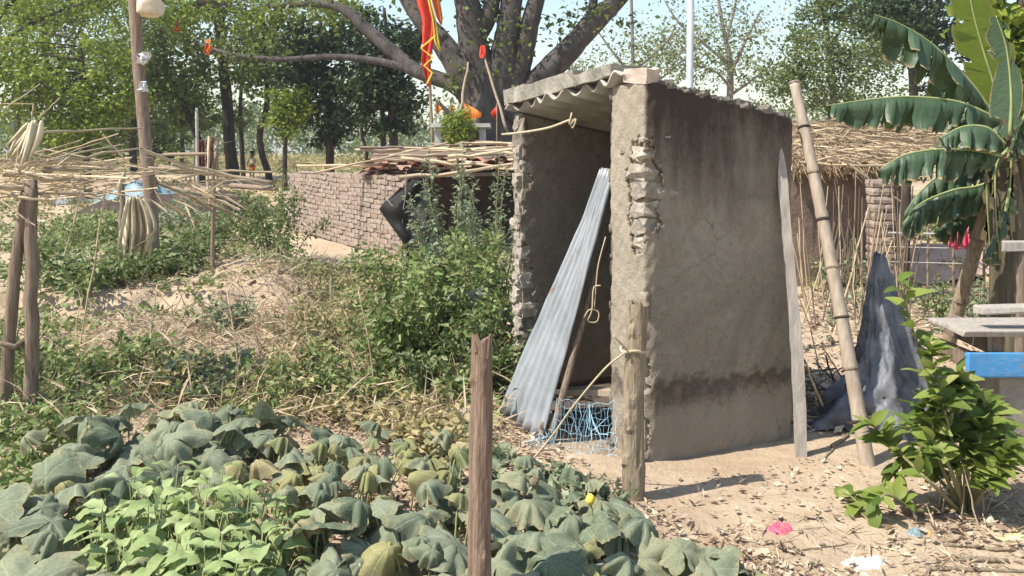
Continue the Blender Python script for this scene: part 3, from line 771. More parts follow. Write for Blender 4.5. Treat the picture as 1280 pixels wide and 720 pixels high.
# ------------------------------------------------------------------ poles leaning on the hut's back corner
def bamboo(name, a, b, r0, r1, step, label, mat, cat='bamboo pole', curve=(0, 0, 0)):
    a = Vector(a); b = Vector(b); Ln = (b - a).length; n = max(8, int(Ln / 0.03)); pth = []; rad = []
    for i in range(n + 1):
        t = i / n; pth.append(a.lerp(b, t) + Vector(curve) * math.sin(math.pi * t))
        rr = r0 + (r1 - r0) * t; ph = (t * Ln / step) % 1.0
        if ph < 0.03 / step * 1.0: rr *= 1.09
        rad.append(rr)
    V, Fc = tube(pth, rad, 12, 0.02)
    o = meta(obj(name, V, Fc, mat, origin=ground(a), smooth=True), label, cat)
    k = 1
    while k * step < Ln:                                        # raised joints
        t = k * step / Ln; c = a.lerp(b, t) + Vector(curve) * math.sin(math.pi * t); u = (b - a).normalized(); rr = r0 + (r1 - r0) * t
        obj('joint', *tube([c - u * .010, c - u * .003, c + u * .003, c + u * .010], [rr * 1.0, rr * 1.16, rr * 1.16, rr * 1.0], 12), M['bark'] if cat == 'bamboo pole' and k % 2 else M['wood'], o, smooth=True); k += 1
    return o
pb_ = ground(P(1087, 583, 4.19)); pb_.z -= 0.05
bamboo('bamboo_pole', pb_, P(993, 103, 4.74), 0.036, 0.027, 0.25, 'jointed bamboo pole leaning against the back corner of the hut', M['bamboo'], curve=(0.012, 0, 0))
# split timber
a = ground(P(1001, 571, 4.33)); a.z -= 0.04; b = P(978, 184, 4.60); V = []; Fc = []; n = 24; rs = random.Random(2)
for i in range(n + 1):
    t = i / n; p = a.lerp(b, t) + Vector((0.012 * math.sin(t * 5), 0, 0)); w = (0.026 + 0.004 * math.sin(t * 7)) * (1 if t < 0.9 else (1 - (t - 0.9) * 8.5)); 
    for (dx, dy) in ((-w, -0.014), (w, -0.017), (w * 0.9, 0.017), (-w * 0.9, 0.014)):
        V.append((p.x + dx + rs.gauss(0, .001), p.y + dy + rs.gauss(0, .001), p.z))
for i in range(n):
    for k in range(4): Fc.append((i * 4 + k, i * 4 + (k + 1) % 4, i * 4 + 4 + (k + 1) % 4, i * 4 + 4 + k))
Fc += [(3, 2, 1, 0), (n * 4, n * 4 + 1, n * 4 + 2, n * 4 + 3)]
meta(obj('split_timber', V, Fc, M['greywood'], origin=ground(a)), 'grey pointed split timber propped upright against the hut side wall', 'timber')
# steel pipe rising behind the hut
pp = P(861, 60, 6.4); V, Fc = tube([ground(pp), Vector((pp.x, pp.y, 1.2)), Vector((pp.x + 0.02, pp.y, 3.4))], 0.026, 12)
meta(obj('steel_pipe', V, Fc, M['metal_grey'], origin=ground(pp), smooth=True), 'thin upright grey steel pipe standing behind the hut', 'pipe')

# ------------------------------------------------------------------ trees
def limb(pix, d, n=None, ws=1.0):
    """pixel polyline (px, py, width px, [depth offset]) -> path and radii"""
    pts = [P(q[0], q[1], d + (q[3] if len(q) > 3 else 0)) for q in pix]
    n = n or max(6, 5 * len(pix))
    return smooth_path(pts, n), interp([ws * max(q[2], 0.6) / 2 / F * (d + (q[3] if len(q) > 3 else 0)) for q in pix], n)

def crown_cloud(ells, d, n, size, dr=1.0, per=55, spread=0.13, zs=0.7, droop=0.25):
    """leaf clumps inside pixel ellipses (cx, cy, rx, ry[, depth offset]) standing at depth d"""
    tot = sum(e[2] * e[3] for e in ells); Pp = []; clumps = []
    for e in ells:
        dd = d + (e[4] if len(e) > 4 else 0)
        c = np.array(P(e[0], e[1], dd)); rx = e[2] / F * dd; rz = e[3] / F * dd; ry = dr * 0.5 * (rx + rz)
        k = max(3, int(n * e[2] * e[3] / tot / per))
        v = rdir(k) * (rng.random((k, 1)) ** 0.45)
        cc = c + v * np.array([rx, ry, rz]); clumps.append(cc)
        s_ = spread * (rx + rz) * (0.5 + rng.random(k))
        pp = np.repeat(cc, per, axis=0) + rng.normal(size=(k * per, 3)) * np.repeat(s_, per)[:, None] * np.array([1, 1, 0.62])
        Pp.append(pp)
    Pp = np.concatenate(Pp); clumps = np.concatenate(clumps)
    N = len(Pp)
    ax = rdir(N, -droop, 0.7); nm = rdir(N, 0.9, 0.6)
    V, T = leaves(Pp, ax, nm, size * (0.6 + 0.8 * rng.random(N)), 0.5 + 0.2 * rng.random(N))
    return V, T, clumps

def tree(name, label, d, limbs, ells, nleaf, size, leaf, bark='bark', twigs=0.5, dr=1.0, group=None, per=55, spread=0.13, cat='tree', sides=8, tw=0.02, ws=1.0):
    p0 = P(limbs[0][0][0], limbs[0][0][1], d)
    g = ground(p0)
    t = thing(name, g, label, cat, group)
    mb = MB(); pts = []
    for i, lb in enumerate(limbs):
        pth, rad = limb(lb, d, ws=ws)
        if i == 0:
            pth = [Vector((pth[0].x, pth[0].y, g.z - 0.2))] + pth; rad = [rad[0] * 1.25] + rad
        mb.add(*tube(pth, rad, sides, 0.06)); pts += list(zip(pth, rad))
    V, T, cl = crown_cloud(ells, d, nleaf, size, dr, per, spread)
    A = np.array([p for p, _ in pts])
    for c in cl:
        if rnd.random() > twigs: continue
        k = int(np.argmin(((A - c) ** 2).sum(1) + 0.3 * np.maximum(0, A[:, 2] - c[2]) ** 2)); a = Vector(A[k]); b = Vector(c)
        r0 = min(pts[k][1] * 0.6, tw * (0.7 + 0.2 * (b - a).length))
        m1 = a.lerp(b, 0.45) + Vector((rnd.gauss(0, .12), rnd.gauss(0, .12), 0.18 * rnd.random())) * (b - a).length * 0.5
        mb.add(*tube(smooth_path([a, m1, b], 6), interp([r0, r0 * 0.3], 6), 4))
    mb.build('trunk', M[bark], t, smooth=True)
    obj('crown', V, T, M[leaf], t)
    return t

# great peepal in the middle
D0 = 19.0
tree('peepal_tree', 'huge grey-trunked spreading tree with forked limbs behind the shrine', D0,
     [[(616, 285, 108), (615, 215, 92), (612, 165, 76), (606, 120, 66), (600, 80, 44)],
      [(600, 135, 52), (575, 85, 42), (548, 48, 32, .3), (520, 15, 28, .5), (490, -40, 24, .8), (440, -120, 16, 1.5)],
      [(590, 120, 34), (560, 103, 24, .2), (520, 88, 22, .5), (495, 68, 21, .8), (462, 40, 19, 1.0), (430, 12, 15, 1.2), (395, 5, 11, 1.5), (330, 8, 7, 2.0)],
      [(520, 88, 13, .5), (470, 76, 11, .8), (410, 71, 9, 1.0), (350, 74, 8, 1.4), (290, 68, 6, 2.0), (250, 55, 3, 2.6)],
      [(602, 120, 56), (592, 60, 46), (585, 10, 38), (570, -60, 30), (560, -160, 20)],
      [(592, 55, 26), (612, 15, 26), (622, -40, 20), (640, -120, 12)],
      [(622, 130, 54), (630, 70, 42), (637, 20, 34), (645, -60, 28), (650, -160, 18)],
      [(636, 130, 44), (650, 80, 34), (662, 30, 29), (676, -20, 22), (700, -110, 14)],
      [(636, 150, 50), (668, 106, 38), (700, 74, 36), (735, 36, 33), (765, 6, 28), (810, -40, 22), (880, -110, 14)],
      [(722, 50, 20), (738, 20, 15), (745, -15, 11), (760, -70, 8)],
      [(640, 165, 30), (600, 150, 26), (570, 148, 8), (545, 125, 5)]],
     [(500, -60, 90, 50), (590, -120, 120, 60), (700, -110, 120, 60), (630, 60, 26, 80), (600, 35, 20, 34), (740, 25, 50, 30), (575, 110, 20, 40), (385, 10, 90, 26, 1.5), (330, 60, 60, 22, 1.8), (820, -90, 70, 40)],
     5600, 0.13, 'leaf_mid', 'bark_grey', twigs=0.35, per=26, spread=0.16, sides=12, tw=0.018, ws=0.84)

# dark evergreen pair left of it
tree('evergreen_tree', 'dark dense drooping evergreen tree with bare lower trunk beyond brick wall', 25,
     [[(413, 218, 11), (412, 180, 10), (410, 140, 9), (405, 80, 7), (400, 20, 4)]],
     [(405, 55, 52, 45), (385, 110, 38, 42), (420, 130, 36, 48), (380, 60, 30, 50), (410, 175, 18, 18)], 7600, 0.15, 'leaf_dark', spread=0.12)
tree('evergreen_tree', 'dark dense evergreen tree on twin thin trunks next to the great tree', 24,
     [[(493, 212, 12), (492, 170, 11), (488, 120, 9), (485, 60, 7), (480, 10, 4)], [(478, 212, 7), (479, 180, 7), (478, 140, 6), (470, 80, 4)]],
     [(480, 60, 46, 50), (500, 120, 34, 46), (465, 110, 34, 50), (512, 60, 28, 40), (495, 160, 26, 18)], 7600, 0.15, 'leaf_dark', spread=0.12)
tree('slender_tree', 'thin bare-stemmed tree between the two dark evergreens', 27,
     [[(456, 212, 5), (458, 190, 5), (452, 165, 4), (455, 140, 3), (448, 110, 2)], [(455, 170, 3), (466, 150, 2.5), (470, 135, 1.5)]],
     [(452, 125, 18, 22)], 300, 0.13, 'leaf_olive', 'bark', per=20)

# the wood on the left
tree('shade_tree', 'stout dark-trunked tree forking high above the people in the field', 27.5,
     [[(292, 220, 17), (287, 180, 15), (284, 130, 14), (279, 80, 13), (273, 25, 12), (262, -40, 10)], [(274, 30, 9), (286, 5, 7), (300, -30, 5)], [(280, 78, 6), (262, 62, 5), (240, 55, 4)]],
     [(250, -30, 110, 50), (215, 40, 70, 40), (310, 20, 60, 40), (330, 100, 40, 40), (250, 95, 40, 40)], 4800, 0.15, 'leaf_mid', spread=0.11)
tree('curved_tree', 'slim dark tree with an S-curved trunk beside the child', 27,
     [[(336, 218, 9), (327, 190, 8), (325, 165, 8), (333, 135, 7), (334, 105, 6), (340, 60, 4)]],
     [(345, 90, 36, 40), (320, 50, 40, 40), (355, 150, 20, 26)], 3600, 0.14, 'leaf_olive', spread=0.13)
tree('slim_tree', 'slim straight dark tree just behind the stout trunk', 29,
     [[(304, 217, 6), (302, 180, 6), (300, 140, 5), (303, 90, 4), (306, 40, 3)]], [(306, 70, 34, 50), (300, 150, 18, 20)], 1900, 0.14, 'leaf_mid')
tree('leaning_tree', 'leaning dark tree slanting over the hanging red cloth', 26,
     [[(252, 212, 9), (247, 172, 9), (236, 145, 9), (222, 115, 7), (208, 80, 6), (200, 40, 4)]],
     [(205, 60, 60, 50), (225, 110, 44, 36), (185, 110, 40, 50), (240, 150, 30, 26)], 4600, 0.15, 'leaf_mid', spread=0.11)
tree('forest_tree', 'bright sunlit green low-branched tree left of the tall pole', 22,
     [[(110, 235, 10), (108, 190, 9), (112, 150, 8), (105, 100, 6), (100, 50, 4)]],
     [(60, 115, 80, 50), (120, 120, 60, 40), (30, 80, 50, 50), (140, 80, 40, 40), (90, 160, 70, 30)], 9500, 0.125, 'leaf_bright', spread=0.10)
tree('forest_tree', 'tall dull green tree with open top at the edge of the wood', 31,
     [[(60, 228, 11), (58, 180, 10), (62, 120, 9), (55, 50, 7), (50, -20, 4)], [(62, 110, 5), (90, 60, 4), (110, 10, 2)]],
     [(40, 10, 70, 40), (95, 30, 50, 40), (20, 60, 50, 40), (130, 70, 60, 40)], 4200, 0.15, 'leaf_mid', spread=0.12)
tree('forest_tree', 'broad dark green tree behind the tall wooden pole', 33,
     [[(168, 222, 10), (166, 180, 9), (170, 130, 8), (176, 70, 6), (180, 20, 3)], [(168, 140, 5), (150, 90, 4), (130, 40, 2)]],
     [(160, 120, 70, 50), (200, 150, 50, 40), (150, 70, 60, 40), (110, 160, 60, 30), (215, 20, 50, 30)], 6200, 0.15, 'leaf_mid', spread=0.11)
tree('forest_tree', 'leafy tree whose boughs hang over the top of the wood', 24,
     [[(-30, 240, 14), (-28, 150, 12), (-10, 40, 9), (40, -30, 6)], [(-10, 60, 6), (60, 20, 5), (150, -5, 3), (230, 5, 2)]],
     [(20, 20, 60, 26), (90, 5, 60, 22), (160, 0, 50, 18), (230, 15, 40, 22), (320, 15, 60, 24), (420, 10, 40, 20)], 5200, 0.13, 'leaf_bright', per=30, spread=.14)
tree('forest_tree', 'shaded low tree deep in the wood behind the stick trellis', 36,
     [[(215, 218, 8), (214, 190, 8), (212, 150, 6), (216, 110, 4)], [(226, 218, 6), (228, 180, 5), (224, 140, 4)]],
     [(205, 175, 46, 26), (150, 180, 60, 26), (60, 185, 80, 24), (240, 130, 40, 50)], 5000, 0.18, 'leaf_mid', spread=0.11)
tree('forest_tree', 'grey-green thin tree whose twigs show the sky at the top of the wood', 38,
     [[(20, 215, 9), (22, 150, 8), (30, 60, 6), (45, -20, 4)], [(26, 100, 4), (70, 30, 3), (120, -20, 2)], [(28, 70, 4), (100, 10, 2.5), (190, -20, 1.5)]],
     [(60, -10, 110, 26), (150, 10, 60, 20), (30, 20, 60, 30), (200, 50, 50, 20)], 3600, 0.16, 'leaf_olive', per=30)
tree('young_tree', 'short young tree with rounded light green crown near the wall end', 24,
     [[(356, 222, 6), (356, 195, 6), (358, 165, 4), (362, 140, 2)], [(357, 180, 3), (348, 160, 2)]],
     [(357, 150, 26, 22), (365, 128, 24, 22)], 2000, 0.12, 'leaf_bright')

# right side
tree('sparse_tree', 'pale half-bare tree with grey trunk and tiny leaves behind the steel pipe', 26,
     [[(914, 200, 10), (912, 140, 9), (913, 100, 9), (911, 70, 7), (903, 30, 5), (895, -20, 3)], [(912, 95, 5), (930, 55, 4), (950, 15, 2.5)],
      [(911, 80, 5), (880, 55, 3.5), (850, 30, 2.5), (830, 0, 1.5)], [(908, 50, 4), (918, 10, 3), (925, -30, 2)], [(913, 110, 4), (895, 90, 3), (865, 80, 2), (845, 70, 1.5)],
      [(912, 120, 4), (940, 100, 3), (965, 80, 2)]],
     [(900, 30, 70, 40), (860, 60, 60, 30), (935, 60, 50, 40), (880, 90, 60, 26), (960, 95, 40, 24)], 3400, 0.11, 'leaf_pale', 'bark_pale', twigs=0.9, per=14, spread=0.2, tw=0.014)
tree('sparse_tree', 'nearly leafless twiggy tree seen over the roof of the hut', 24,
     [[(790, 200, 8), (790, 130, 6), (791, 70, 4.5), (789, 0, 4), (788, -50, 3)], [(790, 95, 4), (770, 70, 3), (748, 40, 2), (735, 20, 1)],
      [(790, 90, 3.5), (815, 70, 3), (835, 50, 2), (850, 20, 1.2)], [(790, 110, 3.5), (755, 95, 2.5), (720, 90, 2), (700, 75, 1)], [(790, 115, 3), (830, 95, 2.4), (860, 70, 1.5)]],
     [(745, 95, 45, 24), (800, 80, 60, 36), (830, 60, 50, 34), (720, 85, 30, 20)], 2100, 0.10, 'leaf_pale', 'bark_pale', twigs=1.0, per=10, spread=0.2, tw=0.013)
tree('bushy_tree', 'feathery olive green bushy tree behind the thatched shed', 21,
     [[(1040, 215, 9), (1038, 160, 8), (1040, 120, 6), (1035, 80, 4), (1030, 50, 2)], [(1039, 140, 4), (1060, 100, 3), (1080, 70, 2)], [(1039, 140, 4), (1010, 110, 3), (985, 90, 2)]],
     [(1040, 80, 60, 34), (1000, 95, 44, 34), (1085, 90, 40, 40), (1060, 130, 60, 22), (985, 120, 40, 26), (1020, 55, 40, 24)], 8800, 0.085, 'leaf_olive', 'bark_pale', spread=0.14)
tree('tall_tree', 'tall dark green tree with upright grey limbs behind the banana', 27,
     [[(1145, 215, 14), (1143, 150, 12), (1140, 80, 10), (1135, 10, 8), (1130, -60, 5)], [(1141, 100, 6), (1165, 40, 5), (1180, -30, 3)]],
     [(1140, 30, 60, 44), (1175, 60, 40, 40), (1110, 20, 40, 30), (1150, -20, 70, 40), (1180, 110, 40, 30)], 9000, 0.15, 'leaf_dark', 'bark', spread=0.12)
tree('tall_tree', 'tall loose green tree rising behind the olive bush', 32,
     [[(1040, 215, 11), (1042, 120, 9), (1035, 50, 7), (1025, -10, 5), (1015, -60, 3)], [(1037, 60, 5), (1060, 20, 4), (1075, -20, 2)]],
     [(1030, 5, 40, 26), (1070, 15, 36, 30), (1090, 45, 34, 34), (1010, 40, 24, 20)], 4200, 0.15, 'leaf_mid', 'bark', spread=0.12)
tree('broadleaf_tree', 'lush yellow-green leafy tree standing right behind the banana plant', 8.5,
     [[(1292, 330, 22), (1290, 240, 20), (1288, 140, 16), (1280, 60, 12), (1275, 0, 8)], [(1288, 150, 8), (1260, 130, 6), (1240, 120, 3)]],
     [(1262, 130, 30, 34), (1270, 60, 34, 60), (1290, 200, 26, 60), (1240, 20, 30, 36)], 1500, 0.13, 'leaf_bright', 'bark', per=22, spread=0.16)

# far-off wood across the field
Vw = []; Tw = []; nW = 0
for (d, n, s_, hh, lf, nm, lb) in ((85, 26000, 0.42, 7.0, 'leaf_olive', 'far_wood', 'far-off line of trees across the dry field'), (150, 20000, 0.8, 11.0, 'leaf_pale', 'far_wood', 'palest far-off line of trees on the horizon')):  # haze on the farthest band is put into its pale leaf colour
    k = n // 40
    cx = rng.uniform(-1.0, 1.0, k) * d * 0.75; hx = hh * (0.55 + 0.25 * wob(cx * 0.12, cx * 0, 1.0) + 0.15 * rng.random(k))
    cz = gz(cx, np.full(k, d)) + hx * rng.random(k) ** 0.7; cy = d + rng.normal(size=k) * d * 0.04
    pp = np.repeat(np.stack([cx, cy, cz], 1), 40, axis=0) + rng.normal(size=(k * 40, 3)) * s_ * 1.6
    pp[:, 2] = np.maximum(pp[:, 2], 0.75)
    V, T = leaves(pp, rdir(len(pp), -0.2), rdir(len(pp), 0.6), s_ * (0.6 + 0.8 * rng.random(len(pp))), np.full(len(pp), 0.6))
    meta(obj(nm, V, T, M[lf]), lb, 'wood', kind='stuff')

# ------------------------------------------------------------------ brick shed with the stick roof
A0 = Vector((-1.50, 12.2, 0)); A1 = Vector((-4.15, 16.5, 0)); wd = (A1 - A0).normalized(); wn_ = Vector((-wd.y, wd.x, 0))
if wn_.y > 0: wn_ = -wn_
SL = (A1 - A0).length
shed = thing('brick_shed', A0, 'low dusty brick shed with open dark side and roof of sticks and tiles', 'shed')
def wbox(a, b, th, z0, z1, name, mat, par):
    d = (b - a).normalized(); n = Vector((-d.y, d.x, 0)) * th
    V = [(*(a.xy), z0), (*(b.xy), z0), (*((b + n).xy), z0), (*((a + n).xy), z0), (*(a.xy), z1), (*(b.xy), z1), (*((b + n).xy), z1), (*((a + n).xy), z1)]
    return obj(name, V, BOXF, mat, par)
mw = MB()
core_a, core_b = A0 - wn_ * 0.02, A1 - wn_ * 0.02
wl_ = wbox(core_a, core_b, -0.16 if Vector((-wd.y, wd.x, 0)).dot(wn_) > 0 else 0.16, -0.2, 1.11, 'long_wall', M['shed_mortar'], shed)
br = random.Random(3); bms = []
for q in range(4):
    V, Fc = rough_block(0.252, 0.05, 0.067, 0.006, br, 2); bms.append(raw_mesh('brick', V, Fc, M['brick']))
nb_ = 0
for c in range(16):
    s_ = 0.0 if c % 2 == 0 else -0.13
    while s_ < SL - 0.05:
        L_ = 0.258
        x = s_ + L_ / 2
        if x > 0.08:
            p = A0 + wd * x + wn_ * (-0.016 + br.random() * 0.020); p.z = 0.03 + c * 0.0705 + 0.035 + .012 * math.sin(x * 2.3 + c * .4) + br.gauss(0, .004) + (0.7 * float(sstep(14, 30, p.y)) * 0.6)
            if p.z < 1.13:
                inst('brick', br.choice(bms), wl_, Matrix.Translation(p) @ Matrix.Rotation(math.atan2(wd.y, wd.x) + br.gauss(0, .02), 4, 'Z') @ Matrix.Rotation(br.gauss(0, .02), 4, 'Y')); nb_ += 1
        s_ += L_
# coping course, broken
for k in range(17):
    x = 0.2 + k * 0.285
    if br.random() < 0.12: continue
    p = A0 + wd * x - wn_ * 0.06; p.z = 1.135 + br.random() * 0.012
    inst('coping_brick', br.choice(bms), wl_, Matrix.Translation(p) @ Matrix.Rotation(math.atan2(wd.y, wd.x) + br.gauss(0, .05), 4, 'Z') @ Matrix.Diagonal((1, 2.6, 0.6, 1)))
R0 = Vector((1.6, 13.2, 0)); B0_ = Vector((-2.6, 15.6, 0)); B1_ = Vector((1.2, 16.2, 0))
wbox(B0_, B1_, 0.15, -0.1, 1.35, 'back_wall', M['mud'], shed)
wbox(Vector((1.35, 13.0, 0)), B1_, 0.15, -0.1, 1.3, 'end_wall', M['mud'], shed)
# roof deck
RC = [P(452, 219, 13.2), P(700, 214, 12.4), P(700, 182, 16.0), P(470, 186, 16.4)]
V = [tuple(p) for p in RC] + [tuple(p - Vector((0, 0, 0.05))) for p in RC]
deck = obj('roof_deck', V, [(0, 1, 2, 3), (7, 6, 5, 4), (0, 4, 5, 1), (1, 5, 6, 2), (2, 6, 7, 3), (3, 7, 4, 0)], M['mud'], shed)
# half-round tiles along the eave
tv = []; tf = []
for i in range(2):
    for k in range(7):
        a = math.pi * k / 6; tv.append((-0.17 + 0.34 * i, math.cos(a) * (0.075 - 0.012 * i), math.sin(a) * (0.06 - 0.01 * i)))
tf = [(k, k + 1, 8 + k, 7 + k) for k in range(6)]
tile = raw_mesh('roof_tile', tv, tf, M['tile'], True)
for row in range(3):
    for k in range(20):
        t = (k + 0.5) / 20
        p = RC[0].lerp(RC[1], t).lerp(RC[3].lerp(RC[2], t), 0.03 + 0.07 * row) + Vector((br.gauss(0, .02), br.gauss(0, .04), 0.03 + br.random() * 0.04 + row * 0.01))
        o = inst('roof_tile', tile, deck, Matrix.Translation(p) @ Matrix.Rotation(math.pi / 2 + br.gauss(0, .35), 4, 'Z') @ Matrix.Rotation(br.gauss(0.1, .14), 4, 'Y'))
        
# unit stick, shared by every loose stick
def unit_stick(seed, bend=0.03):
    r = random.Random(seed); n = 7
    pth = [Vector((r.gauss(0, bend) * math.sin(math.pi * i / (n - 1)), r.gauss(0, bend) * math.sin(math.pi * i / (n - 1)), i / (n - 1))) for i in range(n)]
    # radius 1 in x,y: scaled per instance, so bend is expressed in radii
    V = []; Fc = []
    for i, p in enumerate(pth):
        for k in range(6):
            a = 2 * math.pi * k / 6; rr = 1 - 0.35 * i / (n - 1)
            V.append((p.x * 32 + math.cos(a) * rr, p.y * 32 + math.sin(a) * rr, p.z))
    for i in range(n - 1):
        for k in range(6): Fc.append((i * 6 + k, i * 6 + (k + 1) % 6, (i + 1) * 6 + (k + 1) % 6, (i + 1) * 6 + k))
    Fc += [tuple(range(5, -1, -1)), tuple(range((n - 1) * 6, n * 6))]
    return V, Fc
STK = [raw_mesh('stick', *unit_stick(q), M['stick'], True) for q in range(6)]
STKW = [raw_mesh('stick', *unit_stick(q, 0.015), M['wood'], True) for q in range(3)]
def stick(parent, a, b, r, name='stick', meshes=STK):
    a = Vector(a); b = Vector(b); d = b - a
    m = Matrix.Translation(a) @ d.to_track_quat('Z', 'Y').to_matrix().to_4x4() @ Matrix.Diagonal((r, r, d.length, 1))
    return inst(name, rnd.choice(meshes), parent, m)
for k in range(34):
    t = rnd.random(); s_ = rnd.random() ** 1.4
    p = RC[0].lerp(RC[1], t).lerp(RC[3].lerp(RC[2], t), s_ * 0.85); p.z += 0.07 + rnd.random() * 0.10
    L_ = 0.6 + rnd.random() * 1.5; an = rnd.gauss(0, 0.35)
    dv = Vector((math.cos(an), math.sin(an), rnd.gauss(0.0, 0.04))) * L_ / 2
    stick(deck, p - dv, p + dv, 0.012 + rnd.random() * 0.022, meshes=STK if rnd.random() < 0.7 else STKW)
for (q0, q1, d, r) in (((395, 216), (560, 178), 12.6, 0.018), ((500, 222), (640, 205), 12.3, 0.035), ((470, 224), (510, 290), 12.1, 0.008), ((508, 215), (500, 310), 12.1, 0.007), ((560, 196), (640, 186), 12.6, 0.03)):
    stick(deck, P(*q0, d), P(*q1, d), r)
# black sheet added as the shaded opening at the broken wall end
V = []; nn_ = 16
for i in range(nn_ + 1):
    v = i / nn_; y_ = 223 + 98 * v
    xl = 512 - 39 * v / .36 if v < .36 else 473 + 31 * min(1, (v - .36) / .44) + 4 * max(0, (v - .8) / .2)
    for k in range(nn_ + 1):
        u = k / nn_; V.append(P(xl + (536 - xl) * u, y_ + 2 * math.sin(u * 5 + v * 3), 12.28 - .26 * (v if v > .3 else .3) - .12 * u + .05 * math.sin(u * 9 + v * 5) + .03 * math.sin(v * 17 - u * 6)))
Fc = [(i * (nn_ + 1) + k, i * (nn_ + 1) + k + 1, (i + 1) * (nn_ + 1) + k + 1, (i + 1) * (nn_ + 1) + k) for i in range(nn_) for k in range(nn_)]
o = obj('gap_shade_sheet', V, Fc, M['gap_shade'], origin=ground(P(505, 322, 12.0)), smooth=True); o.modifiers.new('t', 'SOLIDIFY').thickness = .004
meta(o, 'black sheet with a pointed corner standing in for the shaded opening at the brick wall end', 'plastic sheet')

# ------------------------------------------------------------------ shrine under the great tree
sh = thing('shrine', ground(P(577, 190, 17)), 'small grey shrine platform with arched niches under the great tree', 'shrine')
def boxw(name, c, sx, sy, z0, z1, mat, par):
    return obj(name, boxv(c.x - sx / 2, c.x + sx / 2, c.y - sy / 2, c.y + sy / 2, z0, z1), BOXF, mat, par)
c_ = P(577, 160, 17.0)
boxw('plinth', c_, 0.95, 0.95, -0.1, 1.50, M['limewash'], sh)
for k in (-1, 0, 1): boxw('pier', c_ + Vector((k * 0.42, -0.38, 0)), 0.12, 0.12, 1.49, 1.97, M['limewash'], sh)
boxw('niche_back', c_ + Vector((0, 0.3, 0)), 0.9, 0.2, 1.49, 1.97, M['mud'], sh)
boxw('slab', c_, 1.12, 1.05, 1.965, 2.04, M['limewash'], sh)
for k in (-1, 1):                                              # arch heads between the piers
    V = []; Fc = []; cx = c_.x + k * 0.21; n = 8
    for i in range(n + 1):
        a = math.pi * i / n
        V += [(cx - 0.15 * math.cos(a), c_.y - 0.40, 1.80 + 0.13 * math.sin(a)), (cx - 0.15 * math.cos(a), c_.y - 0.40, 1.966)]
    Fc = [(2 * i, 2 * i + 2, 2 * i + 3, 2 * i + 1) for i in range(n)]
    o = obj('arch', V, Fc, M['limewash'], sh); s = o.modifiers.new('t', 'SOLIDIFY'); s.thickness = 0.08
def flag(px, py, w, h, d, mat, label, staff=0.0, cat='flag'):
    """little triangular pennant on its own staff"""
    t = thing('pennant', P(px, py + h + staff, d), label, cat, None)
    a = P(px, py + h + staff, d); b = P(px, py - 3, d)
    obj('staff', *tube([a, b], 0.012, 5), M['palewood'], t)
    V = []; n = 6
    for i in range(n + 1):
        u = i / n
        for k in (0, 1):
            yy = py + h * (0.5 + (k - 0.5) * (1 - u * 0.85))
            V.append(P(px + w * u, yy, d + 0.05 * math.sin(u * 5)))
    o = obj('cloth', V, [(2 * i, 2 * i + 2, 2 * i + 3, 2 * i + 1) for i in range(n)], M[mat], t, smooth=True)
    o.modifiers.new('t', 'SOLIDIFY').thickness = 0.004
    return t
flag(545, 128, 7, 16, 16.8, 'orange', 'small orange pennant at the left corner of the shrine slab', 14)
flag(563, 130, 6, 13, 16.9, 'orange', 'small orange pennant beside the green potted plant', 14)
flag(580, 128, 22, 30, 17.3, 'orange', 'large orange triangular flag sloping behind the shrine plant', 2)
flag(621, 132, -7, 20, 16.5, 'red', 'red-orange rag tied on a slanting stick by the great trunk', 50)
for (a, b, lb) in (((574, 150), (585, 78), 'thin pale stick standing against the great trunk above the shrine'), ((634, 165), (604, 65), 'long thin stick slanting against the right side of the great trunk')):
    stickobj('offering_stick', P(*a, 16.6), P(*b, 17.6), 0.03, 0.02, M['palewood'], lb, 'stick', wob_=0.03)
rc = P(603, 65, 17.5)
V, Fc = rough_block(0.10, 0.08, 0.26, 0.05, rnd, 2)
meta(obj('red_rag', np.array(V) + np.array(rc), Fc, M['red'], origin=rc), 'small red rag knotted high on the great trunk', 'rag')
# potted holy plant on the shrine
def foliage_ball(t, c, r, n, size, mat, zs=1.0):
    v = rdir(n) * (rng.random((n, 1)) ** 0.5) * np.array([r, r, r * zs]); pp = np.array(c) + v + rng.normal(size=(n, 3)) * r * 0.12
    V, T = leaves(pp, rdir(n, 0.1) + 0.7 * v / r, rdir(n, 1.0), size * (0.6 + 0.8 * rng.random(n)), np.full(n, 0.5))
    return obj('foliage', V, T, M[mat], t)
hp = thing('potted_plant', P(573, 184, 16.3), 'bright green bushy plant growing in front of the shrine', 'plant')
obj('stem', *tube([P(573, 210, 16.3), P(573, 150, 16.3)], 0.03, 6), M['stem'], hp)
foliage_ball(hp, P(573, 160, 16.3), 0.30, 900, 0.085, 'leaf_bright', 1.25)

# long temple banner
bn = thing('temple_banner', P(537, 100, 18.0), 'long hanging red temple banner with yellow zigzag edge beside the great tree', 'banner')
def banner_strip(name, pix, mat, par, d, ph=0.0):
    V = []; n = len(pix) * 5
    cx = interp([q[0] for q in pix], n); cy = interp([q[1] for q in pix], n); ww = interp([q[2] for q in pix], n)
    m = 7
    for i in range(n):
        for k in range(m):
            u = k / (m - 1) - 0.5
            V.append(P(cx[i] + ww[i] * u, cy[i] + 4 * abs(u), d + 0.07 * math.sin(u * 9 + i * 0.12 + ph)))
    Fc = [(i * m + k, i * m + k + 1, (i + 1) * m + k + 1, (i + 1) * m + k) for i in range(n - 1) for k in range(m - 1)]
    o = obj(name, V, Fc, M[mat], par, smooth=True); o.modifiers.new('t', 'SOLIDIFY').thickness = 0.004; return o
banner_strip('cloth', [(524, -30, 20), (530, 0, 18), (537, 25, 17), (535, 50, 14), (532, 75, 11), (535, 92, 9), (535, 107, 2)], 'red', bn, 18.0)
